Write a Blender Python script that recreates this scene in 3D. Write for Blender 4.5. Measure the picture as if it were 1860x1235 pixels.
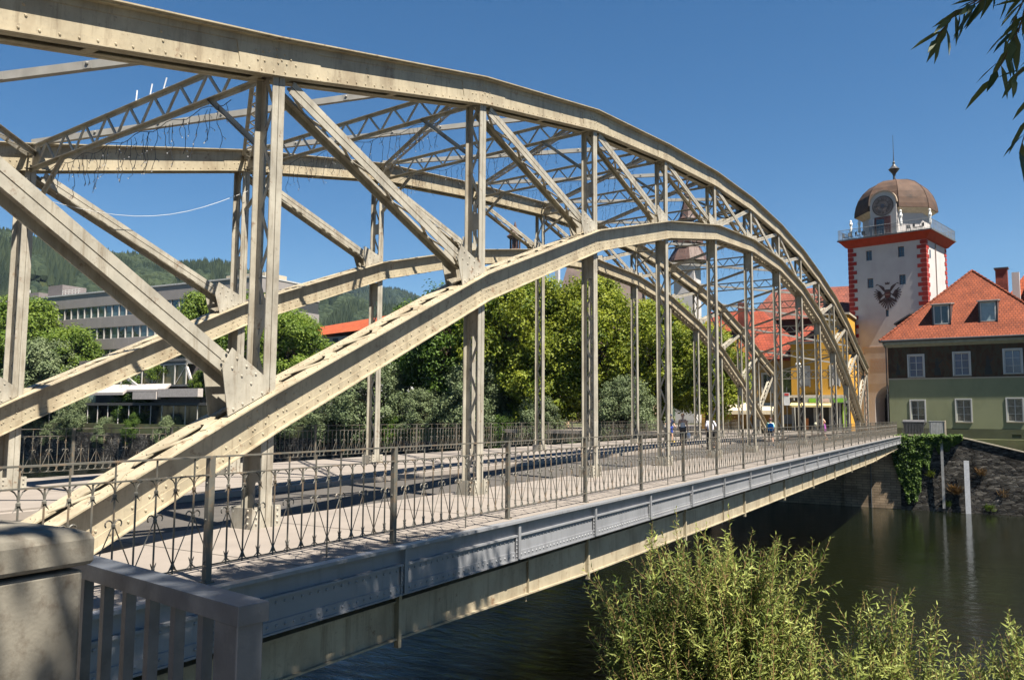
import bpy, math, random
from mathutils import Vector, Matrix, noise
R = math.radians
random.seed(7)
scene = bpy.context.scene
for o in list(bpy.data.objects): bpy.data.objects.remove(o)
COL = scene.collection

# ------------------------------------------------------------------ camera
CAM = Vector((-8.546, -6.6, 1.640))
yaw, pitch, roll = R(30.17), R(5.161), R(0.336)
fw = Vector((math.cos(yaw)*math.cos(pitch), math.sin(yaw)*math.cos(pitch), math.sin(pitch)))
rt = fw.cross(Vector((0, 0, 1))).normalized(); up = rt.cross(fw)
c_, s_ = math.cos(roll), math.sin(roll)
r2 = rt*c_ + up*s_; u2 = up*c_ - rt*s_
cd = bpy.data.cameras.new('camera'); cam = bpy.data.objects.new('camera', cd); COL.objects.link(cam)
M = Matrix((r2, u2, -fw)).transposed().to_4x4(); M.translation = CAM
cam.matrix_world = M
cd.sensor_width = 36; cd.lens = 36*1485.36/1860; cd.clip_start = 0.1; cd.clip_end = 12000
scene.camera = cam
# ------------------------------------------------------------------ light
SUN = Vector((-0.17, -0.565, 1.0)).normalized()
w = bpy.data.worlds.new('World'); scene.world = w; w.use_nodes = True
nt = w.node_tree; bg = nt.nodes['Background']
sky = nt.nodes.new('ShaderNodeTexSky'); sky.sky_type = 'NISHITA'; sky.sun_disc = False
sky.sun_elevation = math.asin(SUN.z); sky.sun_rotation = math.atan2(SUN.x, SUN.y)
sky.altitude = 600; sky.air_density = 1.0; sky.dust_density = 0.0; sky.ozone_density = 3.0
hs_ = nt.nodes.new('ShaderNodeHueSaturation'); hs_.inputs['Saturation'].default_value = 1.34; hs_.inputs['Value'].default_value = 0.62
nt.links.new(sky.outputs[0], hs_.inputs['Color']); nt.links.new(hs_.outputs[0], bg.inputs[0]); bg.inputs[1].default_value = 0.05
ld = bpy.data.lights.new('sun', 'SUN'); ld.energy = 5.0; ld.angle = R(0.53); ld.color = (1, 0.92, 0.79)
lo = bpy.data.objects.new('sun', ld); COL.objects.link(lo)
lo.rotation_euler = SUN.to_track_quat('Z', 'Y').to_euler()
scene.view_settings.view_transform = 'Standard'; scene.view_settings.look = 'None'
scene.view_settings.gamma = 1; scene.view_settings.exposure = 1.76
scene.cycles.max_bounces = 6; scene.cycles.diffuse_bounces = 2; scene.cycles.transparent_max_bounces = 8

# ------------------------------------------------------------------ materials
MATS = {}
ALB = 0.78
def mat(name, col, rough=0.6, var=0.15, scale=3.0, metal=0.0, bump=0.0, bscale=40, stain=None, stain_amt=0.0, stain_scale=(1.2, 1.2, 0.5), spec=0.5, detail=4, coat=0.0, soft=None):
    if name in MATS: return MATS[name]
    col = tuple(c*ALB for c in col); stain = tuple(c*ALB for c in stain) if stain else None
    m = bpy.data.materials.new(name); m.use_nodes = True; n = m.node_tree.nodes; l = m.node_tree.links
    b = n['Principled BSDF']; b.inputs['Roughness'].default_value = rough; b.inputs['Metallic'].default_value = metal
    b.inputs['Specular IOR Level'].default_value = spec
    tc = n.new('ShaderNodeTexCoord')
    nz = n.new('ShaderNodeTexNoise'); nz.inputs['Scale'].default_value = scale; nz.inputs['Detail'].default_value = detail
    l.new(tc.outputs['Object'], nz.inputs['Vector'])
    cr = n.new('ShaderNodeValToRGB'); cr.color_ramp.elements[0].position = 0.3; cr.color_ramp.elements[1].position = 0.7
    a = [max(0, c*(1-var)) for c in col]; c2 = [min(1, c*(1+var)) for c in col]
    cr.color_ramp.elements[0].color = (*a, 1); cr.color_ramp.elements[1].color = (*c2, 1)
    l.new(nz.outputs['Fac'], cr.inputs[0]); out = cr.outputs[0]
    if stain:
        mp = n.new('ShaderNodeMapping'); mp.inputs['Scale'].default_value = stain_scale
        l.new(tc.outputs['Object'], mp.inputs[0])
        n2 = n.new('ShaderNodeTexNoise'); n2.inputs['Scale'].default_value = 2.2; n2.inputs['Detail'].default_value = 8; n2.inputs['Roughness'].default_value = 0.65
        l.new(mp.outputs[0], n2.inputs['Vector'])
        mr = n.new('ShaderNodeMapRange'); mr.inputs[1].default_value = 0.5; mr.inputs[2].default_value = 0.72; mr.inputs[4].default_value = stain_amt
        l.new(n2.outputs['Fac'], mr.inputs[0])
        mx = n.new('ShaderNodeMixRGB'); mx.inputs[2].default_value = (*stain, 1)
        l.new(mr.outputs[0], mx.inputs[0]); l.new(out, mx.inputs[1]); out = mx.outputs[0]
    l.new(out, b.inputs['Base Color'])
    if bump:
        n3 = n.new('ShaderNodeTexNoise'); n3.inputs['Scale'].default_value = bscale; n3.inputs['Detail'].default_value = 5
        l.new(tc.outputs['Object'], n3.inputs['Vector'])
        bp = n.new('ShaderNodeBump'); bp.inputs['Strength'].default_value = bump; bp.inputs['Distance'].default_value = 0.02
        l.new(n3.outputs['Fac'], bp.inputs['Height']); l.new(bp.outputs[0], b.inputs['Normal'])
    MATS[name] = m; return m

def brickmat(name, c1, c2, mortar, bw, bh, rough=0.85, msize=0.02, bump=0.4, axis='xz', rot=0, noise_amt=0.5, var=0.5, squash=1.0):
    c1, c2, mortar = [tuple(c*ALB for c in q) for q in (c1, c2, mortar)]
    m = bpy.data.materials.new(name); m.use_nodes = True; n = m.node_tree.nodes; l = m.node_tree.links
    b = n['Principled BSDF']; b.inputs['Roughness'].default_value = rough; b.inputs['Specular IOR Level'].default_value = 0.25
    tc = n.new('ShaderNodeTexCoord'); sp = n.new('ShaderNodeSeparateXYZ'); l.new(tc.outputs['Object'], sp.inputs[0])
    cb = n.new('ShaderNodeCombineXYZ')
    i, j = {'xz': (0, 2), 'yz': (1, 2), 'xy': (0, 1)}[axis]
    l.new(sp.outputs[i], cb.inputs[0]); l.new(sp.outputs[j], cb.inputs[1])
    vec = cb.outputs[0]
    if noise_amt:
        nz = n.new('ShaderNodeTexNoise'); nz.inputs['Scale'].default_value = 1.5; nz.inputs['Detail'].default_value = 3
        l.new(tc.outputs['Object'], nz.inputs['Vector'])
        vm = n.new('ShaderNodeVectorMath'); vm.operation = 'MULTIPLY_ADD'; vm.inputs[1].default_value = (noise_amt*bh,)*3
        l.new(nz.outputs['Color'], vm.inputs[0]); l.new(vec, vm.inputs[2]); vec = vm.outputs[0]
    bt = n.new('ShaderNodeTexBrick'); bt.inputs['Scale'].default_value = 1
    bt.inputs['Brick Width'].default_value = bw; bt.inputs['Row Height'].default_value = bh; bt.inputs['Mortar Size'].default_value = msize
    bt.inputs['Color1'].default_value = (*c1, 1); bt.inputs['Color2'].default_value = (*c2, 1); bt.inputs['Mortar'].default_value = (*mortar, 1)
    bt.inputs['Mortar Smooth'].default_value = 0.3
    l.new(vec, bt.inputs['Vector'])
    n2 = n.new('ShaderNodeTexNoise'); n2.inputs['Scale'].default_value = 0.9; n2.inputs['Detail'].default_value = 7
    l.new(tc.outputs['Object'], n2.inputs['Vector'])
    mr = n.new('ShaderNodeMapRange'); mr.inputs[1].default_value = 0.3; mr.inputs[2].default_value = 0.7; mr.inputs[3].default_value = 1-var; mr.inputs[4].default_value = 1+var*0.6
    l.new(n2.outputs['Fac'], mr.inputs[0])
    mx = n.new('ShaderNodeVectorMath'); mx.operation = 'SCALE'; l.new(bt.outputs['Color'], mx.inputs[0]); l.new(mr.outputs[0], mx.inputs['Scale'])
    l.new(mx.outputs[0], b.inputs['Base Color'])
    bp = n.new('ShaderNodeBump'); bp.inputs['Strength'].default_value = bump; bp.inputs['Distance'].default_value = 0.05; bp.invert = True
    l.new(bt.outputs['Fac'], bp.inputs['Height']); l.new(bp.outputs[0], b.inputs['Normal'])
    MATS[name] = m; return m

def leafmat(name, c1, c2, trans=0.35, scale=0.6, rough=0.55, spec=0.3):
    m = bpy.data.materials.new(name); m.use_nodes = True; n = m.node_tree.nodes; l = m.node_tree.links
    b = n['Principled BSDF']; b.inputs['Roughness'].default_value = rough; b.inputs['Specular IOR Level'].default_value = spec
    ge = n.new('ShaderNodeNewGeometry'); tc = n.new('ShaderNodeTexCoord')
    nz = n.new('ShaderNodeTexNoise'); nz.inputs['Scale'].default_value = scale; nz.inputs['Detail'].default_value = 3
    l.new(tc.outputs['Object'], nz.inputs['Vector'])
    ad = n.new('ShaderNodeMath'); ad.operation = 'MULTIPLY_ADD'; ad.inputs[1].default_value = 0.35; l.new(ge.outputs['Random Per Island'], ad.inputs[0]); l.new(nz.outputs['Fac'], ad.inputs[2])
    cr = n.new('ShaderNodeValToRGB'); cr.color_ramp.elements[0].position = 0.45; cr.color_ramp.elements[1].position = 0.9
    cr.color_ramp.elements[0].color = (*c1, 1); cr.color_ramp.elements[1].color = (*c2, 1)
    l.new(ad.outputs[0], cr.inputs[0]); l.new(cr.outputs[0], b.inputs['Base Color'])
    tr = n.new('ShaderNodeBsdfTranslucent'); l.new(cr.outputs[0], tr.inputs[0])
    mx = n.new('ShaderNodeMixShader'); mx.inputs[0].default_value = trans
    l.new(b.outputs[0], mx.inputs[1]); l.new(tr.outputs[0], mx.inputs[2]); l.new(mx.outputs[0], n['Material Output'].inputs[0])
    MATS[name] = m; return m

def glassmat(name, col=(0.03, 0.04, 0.05), rough=0.05):
    m = mat(name, col, rough, 0.3, 0.8, spec=0.9); return m

steel = mat('beige_steel_paint', (0.375, 0.325, 0.232), 0.52, 0.16, 1.7, bump=0.05, bscale=25, stain=(0.17, 0.12, 0.07), stain_amt=0.6, stain_scale=(0.8, 0.8, 0.35), spec=0.35)
steel2 = mat('grey_beige_steel_paint', (0.36, 0.335, 0.28), 0.52, 0.18, 2.6, bump=0.05, bscale=25, stain=(0.15, 0.115, 0.08), stain_amt=0.55, spec=0.35)
girder_m = mat('blue_grey_girder_paint', (0.225, 0.232, 0.25), 0.36, 0.08, 1.5, stain=(0.12, 0.12, 0.13), stain_amt=0.5, stain_scale=(3, 3, 0.6), spec=0.55)
def add_rust(m, col, lo, hi, scale, amt, mp_=(1, 1, 1)):
    n = m.node_tree.nodes; l = m.node_tree.links; b = n['Principled BSDF']; src = b.inputs['Base Color'].links[0].from_socket
    tc = n.new('ShaderNodeTexCoord'); a = n.new('ShaderNodeTexNoise'); a.inputs['Scale'].default_value = scale; a.inputs['Detail'].default_value = 9; a.inputs['Roughness'].default_value = 0.75; q_ = n.new('ShaderNodeMapping'); q_.inputs['Scale'].default_value = mp_; l.new(tc.outputs['Object'], q_.inputs[0]); l.new(q_.outputs[0], a.inputs['Vector'])
    mr = n.new('ShaderNodeMapRange'); mr.inputs[1].default_value = lo; mr.inputs[2].default_value = hi; mr.inputs[4].default_value = amt; l.new(a.outputs['Fac'], mr.inputs[0])
    mx = n.new('ShaderNodeMixRGB'); mx.inputs[2].default_value = (*col, 1); l.new(mr.outputs[0], mx.inputs[0]); l.new(src, mx.inputs[1]); l.new(mx.outputs[0], b.inputs['Base Color'])
for m_ in (steel, steel2):
    add_rust(m_, (0.12, 0.055, 0.022), 0.59, 0.68, 3.5, 0.8); add_rust(m_, (0.09, 0.08, 0.065), 0.54, 0.72, 14, 0.4); add_rust(m_, (0.12, 0.09, 0.055), 0.52, 0.70, 1.0, 0.75, (7, 7, 0.5))
rail_m = mat('grey_brown_wrought_iron', (0.105, 0.10, 0.085), 0.5, 0.2, 4, stain=(0.30, 0.16, 0.06), stain_amt=0.55, stain_scale=(3, 3, 3), spec=0.4)
galv = mat('galvanised_steel', (0.105, 0.115, 0.135), 0.45, 0.2, 9, metal=0.35, bump=0.05, bscale=60, stain=(0.17, 0.18, 0.2), stain_amt=0.6, stain_scale=(5, 5, 5))
conc = mat('pale_footway_concrete', (0.235, 0.208, 0.186), 0.85, 0.1, 1.3, bump=0.15, bscale=60, stain=(0.25, 0.22, 0.2), stain_amt=0.5, stain_scale=(0.5, 1.5, 1), spec=0.2)
kerb_m = mat('kerb_stone', (0.27, 0.235, 0.205), 0.8, 0.12, 3, bump=0.1, stain=(0.2, 0.22, 0.2), stain_amt=0.4)
asph = mat('grey_asphalt', (0.085, 0.078, 0.072), 0.9, 0.14, 2.2, bump=0.35, bscale=140, stain=(0.08, 0.075, 0.07), stain_amt=0.6, stain_scale=(0.3, 1.2, 1), spec=0.25)
dark = mat('dark_joint', (0.02, 0.02, 0.022), 0.7)
stone_p = mat('weathered_pillar_stone', (0.19, 0.175, 0.145), 0.9, 0.2, 3, bump=0.10, bscale=70, stain=(0.075, 0.055, 0.04), stain_amt=0.85, stain_scale=(7, 7, 5.5), spec=0.2)
white_pl = mat('white_plaster', (0.50, 0.475, 0.47), 0.9, 0.06, 0.7, bump=0.1, bscale=12, stain=(0.36, 0.33, 0.33), stain_amt=0.45, stain_scale=(0.3, 0.3, 0.15), spec=0.1)
red_pt = mat('red_quoin_paint', (0.30, 0.035, 0.03), 0.85, 0.15, 3, spec=0.15)
redorange = mat('red_cornice_paint', (0.33, 0.045, 0.018), 0.8, 0.12, 2, spec=0.15)
darkmetal = mat('dark_sheet_metal', (0.045, 0.045, 0.05), 0.45, 0.3, 3)
iron_dk = mat('dark_iron', (0.07, 0.075, 0.08), 0.5, 0.2, 5)
glass_dk = glassmat('dark_window_glass')
glass_bl = glassmat('blue_window_glass', (0.05, 0.085, 0.17), 0.12)
glass_of = glassmat('office_window_glass', (0.07, 0.11, 0.12), 0.08)
whitefr = mat('white_window_frame', (0.48, 0.48, 0.46), 0.6, 0.04)
green_pl = mat('sage_green_plaster', (0.235, 0.25, 0.15), 0.9, 0.07, 0.6, bump=0.08, bscale=10, stain=(0.14, 0.155, 0.095), stain_amt=0.5, stain_scale=(0.3, 0.3, 0.15), spec=0.1)
green_dk = mat('dark_green_plinth_plaster', (0.09, 0.098, 0.06), 0.9, 0.12, 1.0, spec=0.1)
cream = mat('cream_trim', (0.40, 0.35, 0.27), 0.8, 0.05)
yellow_pl = mat('yellow_plaster', (0.55, 0.30, 0.05), 0.9, 0.06, 0.8, spec=0.1)
ochre_pl = mat('ochre_plaster', (0.36, 0.225, 0.075), 0.9, 0.08, 0.8, spec=0.1)
pink_pl = mat('pink_sand_plaster', (0.40, 0.29, 0.20), 0.9, 0.08, 0.8, spec=0.1)
grey_pan = mat('grey_facade_panel', (0.26, 0.24, 0.235), 0.6, 0.07, 0.5, stain=(0.22, 0.205, 0.2), stain_amt=0.4, stain_scale=(0.3, 0.3, 0.1), spec=0.3)
mullion = mat('aluminium_mullion', (0.45, 0.43, 0.41), 0.5, 0.05)
black_pl = mat('black_plastic', (0.035, 0.035, 0.04), 0.45, 0.15, 4)
cab_m = mat('grey_cabinet_paint', (0.42, 0.42, 0.40), 0.6, 0.08, 3)
bark = mat('tree_bark', (0.10, 0.075, 0.05), 0.95, 0.3, 5, bump=0.4, bscale=20, spec=0.1)
twig_m = mat('orange_brown_twig', (0.25, 0.15, 0.06), 0.7, 0.25, 8)
alu = mat('pale_gauge_board', (0.62, 0.63, 0.66), 0.5, 0.12, 6)
copper = mat('brown_copper_sheet', (0.095, 0.060, 0.045), 0.75, 0.2, 0.9, metal=0.0, stain=(0.03, 0.026, 0.026), stain_amt=0.8, stain_scale=(0.35, 0.35, 0.5), spec=0.15)
copper_dk = mat('dark_spire_copper', (0.075, 0.038, 0.03), 0.65, 0.25, 1.0)
roof_dk = mat('brown_slate_church_roof', (0.15, 0.115, 0.105), 0.85, 0.12, 0.8, spec=0.2)
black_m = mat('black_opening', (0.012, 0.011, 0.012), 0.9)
skin = mat('skin', (0.55, 0.33, 0.23), 0.6, 0.05, 4)
hair_b = mat('brown_hair', (0.10, 0.04, 0.025), 0.6, 0.3, 30)
hair_l = mat('blond_hair', (0.38, 0.24, 0.12), 0.6, 0.3, 30)
def cloth(n, c): return mat('cloth_'+n, c, 0.9, 0.12, 9, spec=0.1)
tile = brickmat('orange_clay_roof_tiles', (0.25, 0.064, 0.027), (0.18, 0.045, 0.020), (0.10, 0.025, 0.013), 0.26, 0.21, msize=0.022, bump=0.6, axis='xz', noise_amt=0.05, var=0.3)
tile_x = brickmat('red_clay_roof_tiles', (0.28, 0.058, 0.028), (0.23, 0.046, 0.024), (0.15, 0.03, 0.02), 0.4, 0.34, msize=0.03, bump=0.5, axis='xz', noise_amt=0.05, var=0.35)
tile_br = brickmat('brown_clay_roof_tiles', (0.23, 0.07, 0.045), (0.17, 0.055, 0.04), (0.09, 0.03, 0.025), 0.4, 0.34, msize=0.03, bump=0.5, axis='xz', noise_amt=0.05, var=0.3)
tile_or = brickmat('bright_orange_roof_tiles', (0.40, 0.085, 0.03), (0.34, 0.07, 0.026), (0.2, 0.045, 0.02), 0.4, 0.34, msize=0.03, bump=0.5, axis='xz', noise_amt=0.05, var=0.2)
rubble_old = brickmat('dark_rubble_stone', (0.10, 0.088, 0.075), (0.055, 0.05, 0.047), (0.020, 0.018, 0.016), 0.55, 0.20, msize=0.035, bump=1.0, axis='yz', noise_amt=2.6, var=0.75)
def rubblemat(name):
    m = bpy.data.materials.new(name); m.use_nodes = True; n = m.node_tree.nodes; l = m.node_tree.links; b = n['Principled BSDF']; b.inputs['Roughness'].default_value = 0.9; b.inputs['Specular IOR Level'].default_value = 0.15
    tc = n.new('ShaderNodeTexCoord'); nz = n.new('ShaderNodeTexNoise'); nz.inputs['Scale'].default_value = 1.1; nz.inputs['Detail'].default_value = 3; l.new(tc.outputs['Object'], nz.inputs['Vector'])
    vm = n.new('ShaderNodeVectorMath'); vm.operation = 'MULTIPLY_ADD'; vm.inputs[1].default_value = (0.5, 0.5, 0.35); l.new(nz.outputs['Color'], vm.inputs[0]); l.new(tc.outputs['Object'], vm.inputs[2])
    mp = n.new('ShaderNodeMapping'); mp.inputs['Scale'].default_value = (0.3, 2.6, 7.5); l.new(vm.outputs[0], mp.inputs[0])
    vo = n.new('ShaderNodeTexVoronoi'); vo.inputs['Scale'].default_value = 1.0; l.new(mp.outputs[0], vo.inputs['Vector'])
    ve = n.new('ShaderNodeTexVoronoi'); ve.feature = 'DISTANCE_TO_EDGE'; ve.inputs['Scale'].default_value = 1.0; l.new(mp.outputs[0], ve.inputs['Vector'])
    sp = n.new('ShaderNodeSeparateXYZ'); l.new(vo.outputs['Color'], sp.inputs[0])
    cr = n.new('ShaderNodeValToRGB'); e = cr.color_ramp.elements; e[0].position = 0.1; e[0].color = (0.024, 0.022, 0.021, 1); e[1].position = 0.95; e[1].color = (0.11, 0.103, 0.093, 1); x = e.new(0.6); x.color = (0.048, 0.045, 0.040, 1)
    l.new(sp.outputs[0], cr.inputs[0])
    n2 = n.new('ShaderNodeTexNoise'); n2.inputs['Scale'].default_value = 0.7; n2.inputs['Detail'].default_value = 8; l.new(tc.outputs['Object'], n2.inputs['Vector'])
    mr = n.new('ShaderNodeMapRange'); mr.inputs[1].default_value = 0.35; mr.inputs[2].default_value = 0.68; mr.inputs[3].default_value = 0.3; mr.inputs[4].default_value = 1.5; l.new(n2.outputs['Fac'], mr.inputs[0])
    jr = n.new('ShaderNodeMapRange'); jr.inputs[1].default_value = 0.0; jr.inputs[2].default_value = 0.10; jr.inputs[3].default_value = 0.3; jr.inputs[4].default_value = 1.0; l.new(ve.outputs['Distance'], jr.inputs[0])
    mu = n.new('ShaderNodeMath'); mu.operation = 'MULTIPLY'; l.new(mr.outputs[0], mu.inputs[0]); l.new(jr.outputs[0], mu.inputs[1])
    sc_ = n.new('ShaderNodeVectorMath'); sc_.operation = 'SCALE'; l.new(cr.outputs[0], sc_.inputs[0]); l.new(mu.outputs[0], sc_.inputs['Scale']); l.new(sc_.outputs[0], b.inputs['Base Color'])
    bp = n.new('ShaderNodeBump'); bp.inputs['Strength'].default_value = 0.9; bp.inputs['Distance'].default_value = 0.08
    l.new(jr.outputs[0], bp.inputs['Height']); l.new(bp.outputs[0], b.inputs['Normal']); MATS[name] = m; return m
rubble = rubblemat('dark_rubble_wall_stone')
ashlar = brickmat('brown_ashlar_blocks', (0.36, 0.27, 0.18), (0.27, 0.20, 0.135), (0.12, 0.09, 0.06), 0.9, 0.22, msize=0.02, bump=0.6, axis='yz', noise_amt=0.3, var=0.4)
chim_m = brickmat('red_chimney_brick', (0.26, 0.06, 0.04), (0.2, 0.05, 0.035), (0.14, 0.06, 0.05), 0.25, 0.08, axis='xz', noise_amt=0.0, msize=0.01)
leaf_maple = leafmat('yellow_green_leaves', (0.072, 0.118, 0.010), (0.27, 0.30, 0.030), 0.48, 0.35)
leaf_dark = leafmat('dark_green_leaves', (0.024, 0.055, 0.010), (0.10, 0.17, 0.02), 0.4, 0.3)
leaf_mid = leafmat('fresh_green_leaves', (0.060, 0.115, 0.014), (0.20, 0.27, 0.04), 0.5, 0.4)
leaf_silver = leafmat('grey_green_willow_leaves', (0.06, 0.088, 0.038), (0.17, 0.21, 0.10), 0.3, 0.5)
leaf_bush = leafmat('willow_shrub_leaves', (0.06, 0.095, 0.014), (0.29, 0.32, 0.085), 0.35, 2.2)
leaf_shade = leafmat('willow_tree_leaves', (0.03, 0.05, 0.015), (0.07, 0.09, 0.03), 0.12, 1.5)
leaf_ivy = leafmat('ivy_leaves', (0.02, 0.05, 0.008), (0.10, 0.17, 0.02), 0.3, 1.5)
leaf_dry = leafmat('orange_dry_stalks', (0.10, 0.055, 0.02), (0.19, 0.12, 0.045), 0.2, 3)
conifer = leafmat('conifer_forest', (0.014, 0.022, 0.016), (0.032, 0.043, 0.024), 0.0, 0.012, 0.9, 0.05)

# ------------------------------------------------------------------ mesh builder
class MB:
    def __init__(s): s.v = []; s.f = []; s.mi = []; s.cur = 0
    def add(s, vs, fs):
        b = len(s.v); s.v.extend(tuple(v) for v in vs)
        for f in fs: s.f.append(tuple(b+i for i in f)); s.mi.append(s.cur)
    def box(s, x0, x1, y0, y1, z0, z1):
        s.add([(x0,y0,z0),(x1,y0,z0),(x1,y1,z0),(x0,y1,z0),(x0,y0,z1),(x1,y0,z1),(x1,y1,z1),(x0,y1,z1)],
              [(3,2,1,0),(4,5,6,7),(0,1,5,4),(1,2,6,5),(2,3,7,6),(3,0,4,7)])
    def beam(s, p0, p1, side, w, h, oh=0.0):
        """bar from p0 to p1, width w along 'side', thickness h along the third axis (offset oh)"""
        p0 = Vector(p0); p1 = Vector(p1); d = (p1-p0).normalized(); a = Vector(side); a = (a-d*a.dot(d)).normalized(); b = d.cross(a)
        vs = []
        for p in (p0, p1):
            for i, j in ((-1,-1),(1,-1),(1,1),(-1,1)): vs.append(p+a*(i*w/2)+b*(j*h/2+oh))
        s.add(vs, [(3,2,1,0),(4,5,6,7),(0,1,5,4),(1,2,6,5),(2,3,7,6),(3,0,4,7)])
    def prism(s, poly, axis, t):
        """extrude 3D polygon by vector"""
        n = len(poly); t = Vector(t)
        a = [Vector(p) for p in poly]; vs = a+[p+t for p in a]
        s.add(vs, [tuple(range(n))[::-1], tuple(range(n, 2*n))]+[(i, (i+1) % n, n+(i+1) % n, n+i) for i in range(n)])
    def tube(s, pts, r, n=6, r1=None, cap=True):
        pts = [Vector(p) for p in pts]; m = len(pts); base = len(s.v); vs = []
        ref = None
        for i, p in enumerate(pts):
            d = (pts[min(i+1, m-1)]-pts[max(i-1, 0)])
            if d.length < 1e-9: d = Vector((0, 0, 1))
            d.normalize()
            if ref is None: ref = Vector((0, 0, 1)) if abs(d.z) < 0.9 else Vector((1, 0, 0))
            a = (ref-d*ref.dot(d)).normalized(); ref = a; b = d.cross(a)
            rr = r if r1 is None else r+(r1-r)*i/(m-1)
            if isinstance(r, (list, tuple)): rr = r[i]
            for k in range(n):
                t = 2*math.pi*k/n; vs.append(p+a*math.cos(t)*rr+b*math.sin(t)*rr)
        fs = []
        for i in range(m-1):
            for k in range(n): fs.append((i*n+k, i*n+(k+1) % n, (i+1)*n+(k+1) % n, (i+1)*n+k))
        if cap: fs += [tuple(range(n))[::-1], tuple(range((m-1)*n, m*n))]
        s.add(vs, fs)
    def lathe(s, prof, c, n=24, ax=None, phase=0.0, close=True):
        """prof list of (r,z) about vertical axis at c"""
        c = Vector(c); vs = []; m = len(prof)
        for r, z in prof:
            for k in range(n):
                t = 2*math.pi*k/n+phase; vs.append(c+Vector((r*math.cos(t), r*math.sin(t), z)))
        fs = []
        for i in range(m-1):
            for k in range(n): fs.append((i*n+k, i*n+(k+1) % n, (i+1)*n+(k+1) % n, (i+1)*n+k))
        if close: fs += [tuple(range(n))[::-1], tuple(range((m-1)*n, m*n))]
        s.add(vs, fs)
    def rivet(s, p, nrm, r=0.018, h=0.011):
        p = Vector(p); nrm = Vector(nrm).normalized(); a = nrm.orthogonal().normalized(); b = nrm.cross(a); vs = []
        for rr, hh in ((r, 0), (r*0.72, h*0.75)):
            for k in range(6): t = math.pi*k/3; vs.append(p+a*rr*math.cos(t)+b*rr*math.sin(t)+nrm*hh)
        vs.append(p+nrm*h)
        s.add(vs, [(k, (k+1) % 6, 6+(k+1) % 6, 6+k) for k in range(6)]+[(6+k, 6+(k+1) % 6, 12) for k in range(6)])
    def build(s, name, mats, parent=None, smooth=False, loc=None):
        me = bpy.data.meshes.new(name); me.from_pydata(s.v, [], s.f)
        if not isinstance(mats, (list, tuple)): mats = [mats]
        for m in mats: me.materials.append(m)
        if len(mats) > 1: me.polygons.foreach_set('material_index', s.mi)
        if smooth: me.polygons.foreach_set('use_smooth', [True]*len(me.polygons))
        me.update()
        o = bpy.data.objects.new(name, me); COL.objects.link(o)
        if parent: o.parent = parent
        if loc: o.location = loc
        return o
def empty(name, loc=(0, 0, 0), rz=0):
    o = bpy.data.objects.new(name, None); o.location = loc; o.rotation_euler = (0, 0, rz); o.empty_display_size = 0.3; COL.objects.link(o); return o
def tag(o, label, cat, group=None, kind=None):
    o['label'] = label; o['category'] = cat
    if group: o['group'] = group
    if kind: o['kind'] = kind
    return o
def struct(o): o['kind'] = 'structure'; return o
def copytree(o, parent=None):
    c = o.copy(); COL.objects.link(c)
    if parent: c.parent = parent
    for ch in [x for x in bpy.data.objects if x.parent == o]: copytree(ch, c)
    return c

# ================================================================== ground, water
P = 5.76; YN = 2.454; YF = 10.655; FO = 0.92; HX = 28.8+P/2   # truss geometry; middle of the span
W = MB()
prof = [(-600, -0.15), (-6.95, -0.15), (-6.75, -0.9), (-2.0, -3.6), (3.5, -6.0), (6.0, -8.2), (60, -8.4), (69.6, -8.2), (69.62, -0.22), (6000, -0.22)]
ys = [-3000, -400, -60, -20, -10, -5, 0, 5, 15, 60, 200, 600, 4000]
for i in range(len(prof)-1):
    for j in range(len(ys)-1):
        (x0, z0), (x1, z1) = prof[i], prof[i+1]
        W.add([(x0, ys[j], z0), (x1, ys[j], z1), (x1, ys[j+1], z1), (x0, ys[j+1], z0)], [(0, 1, 2, 3)])
ground_m = mat('grassy_earth', (0.09, 0.10, 0.05), 0.95, 0.35, 0.4, bump=0.3, bscale=6, stain=(0.12, 0.095, 0.06), stain_amt=0.7, stain_scale=(0.2, 0.2, 0.2), spec=0.1)
struct(W.build('ground', ground_m))
# water
wm = bpy.data.materials.new('river_water'); wm.use_nodes = True; n = wm.node_tree.nodes; l = wm.node_tree.links
b = n['Principled BSDF']; b.inputs['Base Color'].default_value = (0.0045, 0.006, 0.0025, 1); b.inputs['Roughness'].default_value = 0.06; b.inputs['IOR'].default_value = 1.33
b.inputs['Specular IOR Level'].default_value = 0.55
tc = n.new('ShaderNodeTexCoord'); mp = n.new('ShaderNodeMapping'); mp.inputs['Scale'].default_value = (1.0, 0.45, 1); mp.inputs['Rotation'].default_value = (0, 0, R(12))
l.new(tc.outputs['Object'], mp.inputs[0])
n1 = n.new('ShaderNodeTexNoise'); n1.inputs['Scale'].default_value = 2.4; n1.inputs['Detail'].default_value = 6; n1.inputs['Roughness'].default_value = 0.6; n1.inputs['Distortion'].default_value = 0.6
l.new(mp.outputs[0], n1.inputs['Vector'])
n2 = n.new('ShaderNodeTexNoise'); n2.inputs['Scale'].default_value = 0.35; n2.inputs['Detail'].default_value = 2; l.new(tc.outputs['Object'], n2.inputs['Vector'])
mm = n.new('ShaderNodeMath'); mm.operation = 'MULTIPLY'; l.new(n1.outputs['Fac'], mm.inputs[0]); l.new(n2.outputs['Fac'], mm.inputs[1])
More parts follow.
